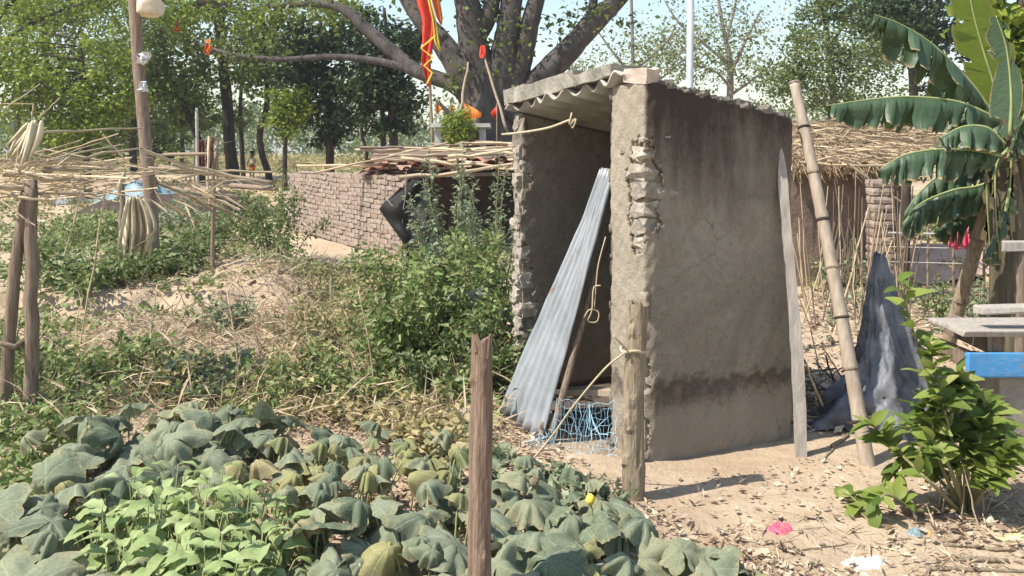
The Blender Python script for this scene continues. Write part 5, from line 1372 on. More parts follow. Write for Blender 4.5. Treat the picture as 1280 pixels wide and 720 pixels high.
# grey tarpaulin draped on a stump
td_ = 4.85; c_ = ground(P(1118, 520, td_))
V = []; Fc = []; nr, na = 46, 120; tr_ = random.Random(6)
for i in range(nr + 1):
    t = i / nr
    for k in range(na):
        a = 2 * math.pi * k / na
        fold = math.sin(a * 7 + t * 2.5) * .5 + math.sin(a * 13 + 2 - t * 3) * .3 + math.sin(a * 4 + 1 + t * 5) * .4
        crump = .5 * float(wob(a * 4, t * 9, 1.0, 2)) + .5 * float(wob(a * 9, t * 19, 1.0, 5)) + .35 * float(wob(a * 17, t * 37, 1.0, 1))
        rr = (.024 + .12 * t ** .75 + .20 * t ** 2.4) * (1 + (.06 + .16 * t) * fold * .9 + .15 * crump + .22 * float(wob(a * 1.0 + 3, t * 4, 1.0, 6)))
        sx = 1.0 + .35 * max(0, t - .4)
        x = c_.x - .085 + .10 * t + math.cos(a) * rr * sx * 1.05; y = c_.y + math.sin(a) * rr * .8
        z = .93 * (1 - t ** .95) + .03 * fold * (1 - t) + (.02 * math.sin(a * 9) if i == nr else 0)
        V.append((x, y, max(z + float(gz(x, y)), float(gz(x, y)) - .005)))
for i in range(nr):
    for k in range(na): Fc.append((i * na + k, i * na + (k + 1) % na, (i + 1) * na + (k + 1) % na, (i + 1) * na + k))
Fc.append(tuple(range(na - 1, -1, -1)))
meta(obj('tarpaulin', V, Fc, M['tarp'], origin=c_, smooth=True), 'dusty grey plastic tarpaulin draped to a point behind the leafy shrub', 'tarpaulin')
# brushwood behind the hut's back corner
bw = thing('brushwood', ground(P(1035, 530, 4.95)), 'dark heap of twigs between the hut corner and the tarpaulin', 'brushwood')
for k in range(70):
    a = ground(P(1005 + 55 * rnd.random(), 520, 4.75 + .7 * rnd.random())); a.z += .22 * rnd.random() ** 1.5
    L_ = .15 + .35 * rnd.random(); an = rnd.random() * 6.28
    stick(bw, a, a + Vector((math.cos(an) * L_, math.sin(an) * L_ * .6, rnd.gauss(.06, .12))), .003 + .006 * rnd.random(), 'twig', STKW if rnd.random() < .6 else STK)

# ------------------------------------------------------------------ leaf meshes shared by many plants
def leaf_disc(seed, mat, droop=1.0, lobes=5, lobe=0.10, rings=8, segs=42, ribs=7, pleat=0.22, asym=0.55, limp=0.6, crump=0.075):
    """round lobed leaf of radius 1, stalk at the origin; ribs bend over and the blade between them hangs in pleats"""
    r = random.Random(seed); V = [(0, 0, 0)]; uv = [(0, 0)]; Fc = []
    p1, p2, p3 = r.random() * 6.28, r.random() * 6.28, r.random() * 6.28; np_ = r.choice((5, 6, 7, 8)); k1, k2 = r.random() * 9, r.random() * 9
    drp = [max(.05, droop * (1 + asym * math.cos(2 * math.pi * q / ribs - p3)) * (0.5 + 1.0 * r.random())) for q in range(ribs)]; drp.append(drp[0])
    for i in range(1, rings + 1):
        for k in range(segs + 1):
            f = k / segs; a = 2 * math.pi * f * .96 + .04 * math.pi - math.pi
            out = (1 + lobe * math.cos(lobes * a) + .03 * math.sin(17 * a + p1)) * (1 - .35 * max(0, (abs(a) - 2.5) / .64) ** 2)
            q = f * ribs - .5; q0 = int(math.floor(q)) % ribs; u = q - math.floor(q); u = u * u * (3 - 2 * u)
            dd = drp[q0] * (1 - u) + drp[q0 + 1] * u
            rad = z = 0.0; m = 6; T_ = i / rings
            for w in range(m):                                     # walk out along the blade
                tt = T_ * (w + .5) / m; x_ = min(1, tt / limp); an = min(dd * x_ * x_ * (3 - 2 * x_), 1.52)
                rad += math.cos(an) * out * T_ / m; z -= math.sin(an) * out * T_ / m
            t = T_; hang = min(1, dd)
            pl = math.sin(np_ * a + p2 + .8 * math.sin(2 * a + p1))
            rad *= 1 + pleat * pl * t * hang
            z += .07 * pl * t * (1 - .5 * hang) + crump * (float(wob(math.cos(a) * t * 4 + k1, math.sin(a) * t * 4 + k2, 1.0)) + .6 * float(wob(math.cos(a) * t * 9 + k2, math.sin(a) * t * 9 + k1, 1.0))) * t ** .5
            V.append((rad * math.cos(a), rad * math.sin(a), z)); uv.append((f, t))
    for k in range(segs): Fc.append((0, 1 + k, 2 + k))
    for i in range(rings - 1):
        for k in range(segs):
            a = 1 + i * (segs + 1) + k; b = a + segs + 1; Fc.append((a, b, b + 1, a + 1))
    return raw_mesh('leaf', V, Fc, mat, True, uv)
def ovate(seed, mat, curl=.5, wid=.24, ruf=.035, n=9, m=5, lob=.04):
    """pointed leaf along +x, length 1, ruffled margin and arching tip"""
    r = random.Random(seed); V = []; uv = []; Fc = []; p1, p2 = r.random() * 6, r.random() * 6
    for i in range(n):
        t = i / (n - 1); w = wid * math.sin(math.pi * (.04 + .95 * t)) ** .7 * (1.2 - .5 * t) * (1 + lob * math.sin(t * 19 + p1)); ang = curl * t * 1.6
        x = math.sin(ang) / max(curl * 1.6, .05); z0 = -(1 - math.cos(ang)) / max(curl * 1.6, .05)
        for k in range(m):
            v = 2 * k / (m - 1) - 1
            V.append((x, v * w, z0 + .16 * abs(v) * w * 2 * (.5 if abs(v) < .6 else .7) + ruf * abs(v) ** 2 * math.sin(t * 15 + p2 + (2 if v > 0 else 0)) - .02 * (abs(v) < .1))); uv.append((v * .5 + .5, t))
    for i in range(n - 1):
        for k in range(m - 1): Fc.append((i * m + k, (i + 1) * m + k, (i + 1) * m + k + 1, i * m + k + 1))
    return raw_mesh('leaf', V, Fc, mat, True, uv)
PUMP = [leaf_disc(q, M['pumpkin'], dr) for q, dr in enumerate((.6, .9, 1.2, .45, 1.05, .8, 1.4, .65, .5, 1.15, .75, 1.3))]
PUMPY = [leaf_disc(q + 20, M['pumpkin_yellow'], dr) for q, dr in enumerate((1.5, 1.8, 1.3, 2.0, 1.6))]
PUMPD = [leaf_disc(q + 50, M['pumpkin'], dr) for q, dr in enumerate((1.6, 1.9, 1.4))]
CRISP = [ovate(q + 40, M['crisp'], dr) for q, dr in enumerate((.8, 1.1, 1.35, .95, 1.2))]
stalk_me = raw_mesh('stalk', *tube([Vector((0, 0, 0)), Vector((.06, 0, .35)), Vector((.06, .03, .7)), Vector((0, 0, 1))], [.030, .026, .024, .022], 5), M['petiole'], True)
def face_matrix(p, up, spin, s):
    z = Vector(up).normalized(); q = z.to_track_quat('Z', 'Y').to_matrix().to_4x4()
    return Matrix.Translation(p) @ q @ Matrix.Rotation(spin, 4, 'Z') @ Matrix.Diagonal((s, s, s, 1))
def leafy_plant(name, label, cat, group, c, leafs, meshes, size, hrange, tilt=.35, spread=None, shrink=0.25, rosette=False):
    """plant with single leaves, each on its own stalk; c = base, leafs = count"""
    t = thing(name, c, label, cat, group)
    for k in range(leafs):
        a = k * 2.4 + rnd.random(); rr = spread * math.sqrt((k + .5) / leafs)
        p = Vector((c.x + rr * math.cos(a), c.y + rr * math.sin(a), 0)); p.z = float(gz(p.x, p.y)) + hrange[0] + (hrange[1] - hrange[0]) * (rnd.random() if not rosette else 1 - .8 * rr / spread + .2 * rnd.random()) * (1 - .35 * rr / spread)
        s_ = size * (1 - shrink + 2 * shrink * rnd.random())
        if rosette:
            a2 = a + rnd.gauss(0, .35); ax = Vector((math.cos(a2), math.sin(a2), 1.0 - 1.0 * rr / spread + rnd.gauss(0, .2))).normalized()
            y_ = Vector((rnd.gauss(0, .2), rnd.gauss(0, .2), 1)).cross(ax).normalized(); z_ = ax.cross(y_)
            m = Matrix(((ax.x, y_.x, z_.x, p.x), (ax.y, y_.y, z_.y, p.y), (ax.z, y_.z, z_.z, p.z), (0, 0, 0, 1))) @ Matrix.Diagonal((s_, s_, s_, 1))
        else:
            out = Vector((math.cos(a), math.sin(a), 0)) * tilt * (rr / spread + .3) * rnd.random() * 1.6
            m = face_matrix(p, Vector((0, 0, 1)) + out + Vector((rnd.gauss(0, .30), rnd.gauss(-.06, .30), 0)), rnd.random() * 6.28, s_)
        lf = inst('leaf', rnd.choice(meshes), t, m)
        root = c.lerp(Vector((p.x, p.y, c.z)), .45); root.z = float(gz(root.x, root.y)) - .01; dv = p - root
        m = Matrix.Translation(root) @ dv.to_track_quat('Z', 'Y').to_matrix().to_4x4() @ Matrix.Diagonal((.10 if rosette else .16, .10 if rosette else .16, dv.length, 1))
        inst('stalk', stalk_me, lf, m)
    return t
def canopy(px, py, h=.2): return ground(PZ(px, py, h))
GP = 'wilted pumpkin plants in the garden bed'
def pump_label(px, py):
    if px < 470 and py < 580: return 'limp grey-green pumpkin plant in the back row beside the weeds', 'back row of limp pumpkins'
    if px < 200: return 'big-leaved wilted pumpkin plant left of the crisp green vegetables', 'pumpkins left of the vegetables'
    if px < 640: return 'wilted pumpkin plant with hanging dark-folded leaves left of the reddish post', 'pumpkins left of the reddish post'
    if px < 780: return 'broad-leaved wilted pumpkin plant between the reddish post and the knotty post', 'pumpkins between the posts'
    return 'low pumpkin plant trailing from the knotty post towards the bare yard', 'pumpkins trailing to the yard'
for (px, py, n, s_, sp, h) in (
        # back rows
        (90, 545, 6, .115, .26, .22), (160, 525, 7, .12, .28, .24), (240, 515, 7, .12, .28, .25), (310, 520, 7, .115, .27, .23), (120, 575, 7, .12, .26, .24), (205, 545, 7, .12, .26, .24), (275, 548, 6, .115, .26, .22), (345, 545, 5, .11, .25, .2), (400, 545, 5, .10, .25, .18), (455, 540, 4, .09, .24, .16),
        # up to the doorway
        (600, 590, 5, .075, .2, .14), (650, 585, 5, .075, .2, .14), (700, 592, 5, .08, .2, .14), (640, 608, 5, .08, .2, .16), (740, 608, 5, .085, .18, .15), (590, 620, 5, .09, .2, .18),
        # left flank and bottom left
        (20, 640, 5, .12, .2, .25),
        (70, 620, 7, .12, .24, .26), (40, 680, 6, .13, .24, .28), (90, 700, 6, .125, .22, .26), (150, 715, 5, .11, .2, .22), (20, 722, 4, .12, .2, .25),
        # front middle and right
        (430, 655, 5, .105, .2, .22), (520, 650, 6, .11, .2, .24), (560, 630, 5, .105, .2, .24), (390, 690, 5, .11, .2, .2), (480, 715, 5, .1, .2, .16), (650, 630, 6, .10, .2, .2), (700, 625, 6, .105, .2, .22), (745, 645, 6, .115, .2, .24), (660, 680, 7, .115, .22, .24), (720, 695, 7, .12, .22, .24), (790, 685, 7, .115, .22, .2),
        (850, 685, 6, .105, .2, .16), (905, 695, 6, .095, .18, .13), (950, 705, 5, .085, .16, .10), (840, 722, 6, .11, .2, .16), (770, 730, 6, .12, .2, .2), (690, 735, 6, .12, .2, .2), (600, 690, 5, .11, .2, .2), (560, 728, 5, .11, .2, .18)):
    lb_, gp_ = pump_label(px, py)
    leafy_plant('pumpkin_plant', lb_, 'pumpkin plant', gp_, canopy(px, py, h), n + 2, PUMP + PUMPD + PUMPY[:2], s_ * .92, (h - .15, h + .03), spread=sp, tilt=.6, shrink=.5)
GY = 'yellowed pumpkin plants'
for (px, py, n, s_, sp, h) in ((350, 600, 6, .085, .2, .2), (400, 590, 7, .085, .22, .2), (450, 585, 7, .085, .22, .2), (510, 590, 6, .08, .2, .2), (560, 585, 5, .08, .2, .18), (380, 640, 5, .085, .2, .2), (440, 620, 5, .08, .2, .18), (490, 560, 5, .075, .2, .16), (420, 562, 5, .075, .2, .16), (340, 580, 4, .08, .2, .18), (540, 555, 4, .07, .2, .14)):
    leafy_plant('withered_pumpkin_plant', 'yellowing withered pumpkin plant with leaves hanging limp on pale stalks', 'pumpkin plant', GY, canopy(px, py, h), n, PUMPY + PUMPD, s_, (h - .06, h + .05), tilt=.2, spread=sp)
GC = 'crisp leafy vegetable plants'
for (px, py, n, s_, sp, h) in ((160, 600, 13, .060, .19, .27), (215, 590, 13, .060, .19, .28), (270, 600, 13, .060, .19, .28), (140, 640, 13, .062, .18, .27), (195, 630, 14, .062, .19, .30), (250, 635, 14, .062, .19, .30), (305, 630, 13, .060, .18, .27), (160, 680, 13, .064, .17, .27), (215, 675, 14, .064, .18, .29), (270, 680, 14, .064, .18, .29), (325, 675, 12, .060, .17, .24), (190, 715, 12, .064, .16, .25), (245, 718, 12, .064, .16, .27), (300, 715, 12, .062, .16, .25), (340, 640, 10, .055, .16, .22), (430, 720, 9, .05, .13, .12)):
    leafy_plant('leafy_vegetable', 'crisp light green leafy vegetable plant in the mound among wilted pumpkins', 'vegetable plant', GC, canopy(px, py, h), int(n * 2.6), CRISP, s_ * 1.75, (h - .20, h - .01), spread=sp, rosette=True)
# pumpkin buds
for (px, py, d, lb) in ((738, 628, 3.35, 'yellow pumpkin bud standing on its stalk before the knotty post'), (668, 606, 3.45, 'pale pumpkin bud on a thin stalk left of the knotty post'), (205, 540, 4.05, 'yellow pumpkin flower bud among the back row of limp leaves')):
    t = thing('pumpkin_bud', ground(P(px, py, d)), lb, 'flower bud')
    g = ground(P(px, py, d)); p = P(px, py, d)
    obj('stalk', *tube(smooth_path([g, g.lerp(p, .5) + Vector((.01, 0, 0)), p], 8), .0045, 5), M['petiole'], t, smooth=True)
    obj('bud', *tube([p + Vector((0, 0, z)) for z in (-.012, 0, .012, .026, .034)], [.006, .016, .019, .014, .003], 8, .06), M['yellow'] if px != 668 else M['palewood'], t, smooth=True)
# pale castor-like leaf plant by the hut
c_ = ground(P(574, 400, 6.2))
pl = thing('grey_leaf_plant', c_, 'pale grey-green plant with broad lobed leaves by the bushes at the hut', 'plant')
LOB = leaf_disc(77, mat_leaf('pale_lobed_leaf', [(0.22, 0.27, 0.20), (0.27, 0.32, 0.25)], .2, .8, True, .1, veins=True), .5, 7, .34)
for (x, y, s_) in ((565, 378, .11), (585, 385, .12), (572, 365, .09), (590, 368, .09), (556, 390, .08)):
    p = P(x, y, 6.0 + rnd.gauss(0, .05)); inst('leaf', LOB, pl, face_matrix(p, Vector((rnd.gauss(0, .3), -.6, .8)), rnd.random() * 6, s_))
    obj('stalk', *tube([c_, p], .006, 5), M['petiole'], pl)

# ------------------------------------------------------------------ glossy shrub at the right
SHL = []
for q in range(5):
    r = random.Random(q); V = []; Fc = []; n = 7
    for i in range(n):
        t = i / (n - 1); w = (.22 + .02 * q) * math.sin(math.pi * (0.03 + .94 * t)) ** .8 * (1.15 - .35 * t); z = -.22 * t * t * (0.4 + q * .55)
        V += [(t, -w, z + .10 * w / .3), (t, 0, z), (t, w, z + .10 * w / .3 + .02 * math.sin(9 * t + q))]
    for i in range(n - 1): Fc += [(3 * i, 3 * i + 3, 3 * i + 4, 3 * i + 1), (3 * i + 1, 3 * i + 4, 3 * i + 5, 3 * i + 2)]
    SHL.append(raw_mesh('leaf', V, Fc, M['shrub'], True))
g = G(1208, 640)
shb = thing('leafy_shrub', g, 'bright green glossy-leaved shrub growing from the bare earth', 'shrub')
sd_ = g.y
stems = [[(1203, 640), (1182, 560), (1152, 450), (1124, 352)], [(1206, 640), (1192, 560), (1172, 480), (1160, 430)], [(1208, 640), (1212, 570), (1222, 500)], [(1212, 640), (1232, 580), (1252, 530)],
         [(1200, 640), (1160, 600), (1118, 560), (1090, 530)], [(1196, 642), (1150, 640), (1108, 618), (1090, 640), (1050, 662)], [(1204, 640), (1190, 570), (1150, 505)], [(1212, 640), (1238, 600), (1262, 560)],
         [(1208, 640), (1205, 560), (1195, 500), (1200, 470)], [(1206, 640), (1175, 600), (1140, 570), (1120, 590)], [(1206, 640), (1185, 580), (1160, 530), (1135, 540)], [(1210, 640), (1222, 560), (1240, 500)], [(1204, 640), (1180, 590), (1165, 545), (1175, 500)]]
for q, st in enumerate(stems):
    off = [rnd.gauss(0, .02)] + [rnd.gauss(0, .11) for _ in st[1:]]
    pts = [P(x, y, sd_ + o_) for (x, y), o_ in zip(st, off)]; n = 26; pth = smooth_path(pts, n)
    pth = [Vector((p.x, p.y, max(p.z, float(gz(p.x, p.y)) + .01 + (0.02 if i_ > 3 else 0)))) for i_, p in enumerate(pth)]
    obj('stem', *tube(pth, interp([.010, .006, .003], n), 6), M['stem'], shb, smooth=True)
    i = 9
    while i < n:
        p = pth[i]; tg = (pth[min(i + 1, n - 1)] - pth[i - 1]).normalized(); a = rnd.random() * 6.28
        sv = Vector((math.cos(a), math.sin(a), rnd.gauss(.1, .3))); ax = (sv + tg * .7).normalized(); up = Vector((rnd.gauss(-.2, .35), rnd.gauss(-.2, .35), 1))
        y_ = up.cross(ax).normalized(); z_ = ax.cross(y_); s_ = .045 + .070 * rnd.random()
        m = Matrix(((ax.x, y_.x, z_.x, p.x), (ax.y, y_.y, z_.y, p.y), (ax.z, y_.z, z_.z, p.z), (0, 0, 0, 1))) @ Matrix.Diagonal((s_, s_, s_, 1))
        inst('leaf', rnd.choice(SHL), shb, m)
        if rnd.random() < (.30 if q != 5 else .5): i += 1
for k in range(16):                                             # bare dry basal stems
    a = ground(g + Vector((rnd.gauss(0, .06), rnd.gauss(0, .05), 0))); stick(shb, a - Vector((0, 0, .01)), a + Vector((rnd.gauss(0, .07), rnd.gauss(0, .05), .14 + .16 * rnd.random())), .003, 'dry_stem')

# ------------------------------------------------------------------ weeds and bushes
def bush(name, label, cat, c, R, Hh, n, size, mat, stems=9, group=None, lean=0.0, wr=.5, droop=.2):
    n = int(n * 1.15); size *= .82 * (.85 + .35 * rnd.random()); stems = int(stems * 1.2)
    t = thing(name, c, label, cat, group); mb = MB(); pp = []; ax = []
    for k in range(stems):
        a = k * 2.4 + rnd.random(); rr = R * math.sqrt((k + .4) / stems) * (.8 + .5 * rnd.random()); top = c + Vector((rr * math.cos(a), rr * math.sin(a), Hh * (.45 + .65 * rnd.random()) * (1 - .35 * min(1, rr / R) ** 2)))
        b = ground(c + Vector((rr * .35 * math.cos(a), rr * .35 * math.sin(a), 0))); b.z -= .02
        pth = smooth_path([b, b.lerp(top, .5) + Vector((-math.cos(a), -math.sin(a), 0)) * rr * .12, top], 7)
        mb.add(*tube(pth, interp([.007, .003], 7), 4))
        m = n // stems; ts_ = rng.random(m) ** .7
        A = np.array(pth); q = np.clip((ts_ * 6).astype(int), 0, 5); f = (ts_ * 6 - q)[:, None]
        base = A[q] * (1 - f) + A[q + 1] * f
        dr_ = rdir(m, .15, .7); base = base + dr_ * (R * .17 * rng.random((m, 1))) ; pp.append(base); ax.append(dr_)
    pp = np.concatenate(pp); ax = np.concatenate(ax); N = len(pp)
    pp[:, 2] = np.maximum(pp[:, 2], gz(pp[:, 0], pp[:, 1]) + .01)
    V, T = leaves(pp, ax + np.array([0, 0, -droop]), rdir(N, 1.1, .5), size * (.55 + .9 * rng.random(N)), wr * (.8 + .4 * rng.random(N)), fold=.16, droop=.18)
    mb.build('stems', M['stem'], t, smooth=True); obj('foliage', V, T, M[mat], t); return t
def bg(px, py): return G(px, py)
BG = [
 # thicket left of the hut door
 ('tall_weed', 'tall grey-green leafy weed growing against the dark shed opening', 562, 388, .42, 1.55, 2200, .055, 'weed_grey', 13),
 ('tall_weed', 'tall grey-green weed standing close to the hut doorway edge', 612, 395, .45, 1.45, 2300, .055, 'weed_grey', 12),
 ('bush', 'dense yellow-green weed bush touching the hut wall foot', 612, 440, .42, 1.0, 2300, .06, 'weed', 12),
 ('bush', 'dense green leafy weed bush below the grey lobed plant', 560, 470, .46, .82, 2300, .065, 'weed', 12),
 ('bush', 'lush low green weed bush in the middle of the garden edge', 500, 470, .48, .74, 2100, .065, 'weed', 12),
 ('bush', 'leafy green weed bush between the path and the thicket', 452, 446, .44, .48, 900, .06, 'weed_dry', 12),
 ('bush', 'broad green weed bush under the brick wall corner', 500, 400, .62, .85, 2300, .06, 'weed', 12),
 ('bush', 'yellowish weed bush at the foot of the brick wall', 425, 372, .6, .36, 900, .06, 'weed_dry', 12),
 ('bush', 'dense dark weed bush beside the reddish post', 612, 498, .3, .62, 1300, .06, 'weed_dark', 10),
 ('bush', 'dark weed bush just behind the limp pumpkins', 545, 500, .34, .40, 900, .06, 'weed_dark', 10),
 # far left clumps
 ('bush', 'dark green leafy clump behind the earth ledge near the hanging dry leaf', 110, 358, .8, .42, 1700, .085, 'weed_dark', 14),
 ('bush', 'bright green leafy clump behind the earth ledge', 205, 340, .7, .42, 1500, .085, 'weed_dark', 13),
 ('bush', 'tall green bush at the left end of the brick wall', 342, 322, .65, 1.0, 2000, .075, 'weed_dark', 14),
 ('bush', 'dark green bush beside the dry branch pile', 275, 310, .9, .60, 1800, .085, 'weed_dark', 14),
 ('bush', 'shady green bush at the foot of the stout tree', 285, 262, 1.0, .38, 1400, .10, 'weed_dark', 14),
 ('bush', 'grey-green bush under the trellis straw', 130, 300, 1.0, .5, 1500, .09, 'weed', 13),
 ('bush', 'weedy bush beside the blue sheet heap', 225, 285, 1.1, .6, 1500, .10, 'weed_grey', 13),
 ('bush', 'green bush below the left trellis end', 70, 310, .8, .6, 1300, .085, 'weed', 12),
 ('bush', 'pale weed bush in the middle of the bare earth', 288, 418, .30, .30, 450, .055, 'weed_grey', 9),
 # left foreground weeds
 ('bush', 'leafy weed clump around the foot of the trellis post', 60, 500, .38, .36, 800, .055, 'weed', 11),
 ('bush', 'leafy green weed clump in front of the earth ledge', 140, 478, .42, .34, 900, .06, 'weed', 11),
 ('bush', 'weed clump right of the hanging dry stalk before the ledge', 205, 492, .36, .26, 600, .055, 'weed_dry', 10),
 ('bush', 'low weed clump by the pale patch of earth', 265, 496, .36, .28, 600, .055, 'weed_grey', 10),
 ('bush', 'dry mixed weed clump before the path', 335, 495, .36, .28, 600, .055, 'weed_dry', 10),
 ('bush', 'low weed clump behind the back row of pumpkins', 390, 500, .38, .34, 900, .055, 'weed', 10),
 ('bush', 'small weed clump at the very edge below the trellis', 12, 470, .36, .44, 700, .055, 'weed', 10),
 ('bush', 'drying yellow weed clump beside the path', 385, 425, .36, .34, 700, .055, 'weed_dry', 10),
 # right side
 ('bush', 'low green weed behind the bamboo pole', 1055, 360, .42, .55, 700, .055, 'weed_grey', 9),
 ('bush', 'tall pale weed in front of the mud shed wall', 1040, 345, .45, .95, 1100, .055, 'weed_grey', 11),
 ('bush', 'tangled dry bush beside the brick pier', 1112, 350, .4, .75, 700, .05, 'weed_dry', 10),
 ('bush', 'grey-green bush behind the leaning pole', 1225, 420, .36, .50, 900, .05, 'weed_grey', 10),
 ('bush', 'dark green weed under the blue bench', 1238, 520, .24, .34, 700, .045, 'weed_grey', 9),
 ('bush', 'small weed between the tarpaulin and the leaning pole', 1175, 400, .3, .36, 500, .05, 'weed', 8),
 ('bush', 'green hedge bush beyond the wire fence', 1160, 300, .8, .55, 900, .09, 'weed_dark', 10),
 ('bush', 'drying orange-brown bush before the wire fence', 1185, 352, .36, .5, 500, .05, 'weed_dry', 9)]
for (nm, lb, px, py, R, Hh, n, s_, mt, st) in BG:
    bush(nm, lb, 'bush' if nm == 'bush' else 'weed', bg(px, py), R, Hh, n, s_, mt, st)

def in_poly(x, y, poly):
    c = np.zeros(len(x), bool); n = len(poly); j_ = n - 1
    for i in range(n):
        xi, yi = poly[i]; xj, yj = poly[j_]
        c ^= ((yi > y) != (yj > y)) & (x < (xj - xi) * (y - yi) / (yj - yi + 1e-9) + xi); j_ = i
    return c
def gpoly(pix):
    return [(lambda p: (p.x, p.y))(G(*q)) for q in pix]
def scatter(poly, n, r=rng):
    P_ = np.array(poly); lo, hi = P_.min(0), P_.max(0); x = r.uniform(lo[0], hi[0], n * 3); y = r.uniform(lo[1], hi[1], n * 3)
    k = in_poly(x, y, poly); return x[k][:n], y[k][:n]
def ground_cover(name, label, poly, n, size, hmax, mat, per=9, wr=.5, dens=None, cat='ground cover'):
    x, y = scatter(poly, n // per)
    if dens is not None:
        k = dens(x, y) > rng.random(len(x)); x, y = x[k], y[k]
    m = len(x); hh = hmax * (.35 + .65 * rng.random(m)); base = np.repeat(np.stack([x, y, gz(x, y)], 1), per, axis=0)
    up = rng.random(m * per); off = rng.normal(size=(m * per, 3)) * np.array([.45, .45, 0]) * np.repeat(hh, per)[:, None] * (.3 + up[:, None])
    base = base + off; base[:, 2] = gz(base[:, 0], base[:, 1]) + .01 + up * np.repeat(hh, per)
    N = len(base); V, T = leaves(base, rdir(N, .05, .6), rdir(N, 1.2, .5), size * (.5 + rng.random(N)), wr * (.7 + .6 * rng.random(N)), fold=.15, droop=.2)
    return meta(obj(name, V, T, M[mat]), label, cat, kind='stuff')
clear = lambda x, y: np.clip(.42 + .95 * wob(x, y, 1.6, 3), 0.03, 1)
ground_cover('weeds', 'low green weeds covering the ground left of the hut', gpoly([(360, 330), (480, 330), (640, 470), (620, 540), (560, 520), (420, 520), (370, 470), (395, 400)]), 15000, .055, .22, 'weed', dens=clear)
ground_cover('dry_grass', 'dry straw-coloured grass stalks among the weeds', gpoly([(-20, 560), (-20, 440), (200, 420), (330, 330), (480, 330), (640, 470), (620, 560), (420, 540)]), 9000, .20, .18, 'straw', per=5, wr=.035, cat='grass')
ground_cover('weeds', 'drying yellowish weeds between the path and the pumpkins', gpoly([(270, 500), (330, 440), (420, 400), (470, 480), (600, 530), (590, 600), (420, 560), (300, 520)]), 9000, .05, .14, 'weed_dry', dens=clear)
ground_cover('weeds', 'low weeds in front of the bare earth ledge', gpoly([(-20, 455), (200, 462), (300, 470), (380, 505), (340, 540), (-20, 560)]), 13000, .05, .20, 'weed', dens=clear)
ground_cover('weeds', 'patchy weeds behind the earth ledge', gpoly([(-40, 350), (60, 350), (240, 340), (330, 300), (360, 290), (340, 250), (-60, 250)]), 14000, .08, .25, 'weed_dark', dens=clear)
ground_cover('weeds', 'dry scrub under the trees', [(-16, 17), (-2, 17), (1, 25), (-20, 27)], 9000, .12, .22, 'weed_dry', dens=clear)
ground_cover('weeds', 'dry scrub behind the hut and sheds on the right', [(2.2, 8), (7, 8), (18, 30), (4, 30)], 9000, .12, .3, 'weed_dry', dens=clear)
ground_cover('weeds', 'sparse low weeds round the right yard', gpoly([(1000, 400), (1010, 340), (1290, 330), (1290, 440), (1150, 430), (1060, 470)]), 3500, .05, .16, 'weed_grey', dens=clear)
ground_cover('field_grass', 'tall dry grass in the field beyond the trees', [(-18, 28), (12, 28), (30, 75), (-45, 75)], 26000, .5, .6, 'weed_dry', per=12, wr=.08, cat='grass')

ground_cover('vines', 'limp vine leaves and weeds creeping to the hut doorway', gpoly([(540, 560), (560, 520), (600, 560), (660, 585), (740, 600), (790, 640), (640, 640), (560, 620)]), 3000, .045, .07, 'weed_grey', dens=clear)
ground_cover('weeds', 'sparse weeds on the soil under the trellis post', gpoly([(-30, 530), (90, 530), (100, 600), (40, 640), (-30, 640)]), 1800, .05, .12, 'weed', dens=clear)
ground_cover('weeds', 'scattered weeds over the bare earth mound', gpoly([(40, 430), (60, 360), (240, 320), (380, 330), (400, 420), (340, 460), (100, 450)]), 3600, .055, .12, 'weed', dens=clear)
ground_cover('dry_grass', 'dry straw strewn over the bare earth mound', gpoly([(40, 440), (60, 360), (240, 318), (390, 330), (400, 430), (340, 470)]), 2600, .16, .06, 'straw', per=5, wr=.04, cat='grass')
ground_cover('weeds', 'weeds spreading beyond the trellis posts', [(-8, 4.2), (-3.0, 3.6), (-2.9, 6.5), (-4.4, 12), (-13, 15)], 12000, .06, .24, 'weed', dens=clear)
ground_cover('weeds', 'weeds spreading past the blue bench', [(3.0, 5.2), (8, 4.6), (15, 16), (4.6, 9)], 8000, .06, .22, 'weed_grey', dens=clear)
for k, (px, py, lb) in enumerate(((330, 470, 'bare dry weed stalk standing beside the path'), (420, 420, 'dry branching weed stalk at the foot of the brick wall'), (300, 500, 'thin dry weed stalk behind the pumpkins'), (470, 500, 'dry brown weed stalk among the withered pumpkins'), (180, 470, 'dry weed stalk in front of the earth ledge'), (520, 360, 'tall dry stalk before the dark opening at the brick wall end'), (590, 470, 'dry bent stalk near the reddish post'), (100, 440, 'dry stalk by the trellis post'))):
    c = G(px, py); t = thing('dry_stalk', c, lb, 'dry stalk'); top = c + Vector((rnd.gauss(0, .08), rnd.gauss(0, .06), .40 + .3 * rnd.random()))
    pth = smooth_path([c - Vector((0, 0, .02)), c.lerp(top, .5) + Vector((rnd.gauss(0, .03), 0, 0)), top], 8); st = obj('stem', *tube(pth, interp([.006, .003], 8), 5), M['stick'], t, smooth=True)
    for q in range(6):
        a = pth[2 + q % 6]; obj('twig', *tube([a, a + Vector((rnd.gauss(0, .10), rnd.gauss(0, .08), .05 + .10 * rnd.random()))], [.003, .0015], 4), M['stick'], st)
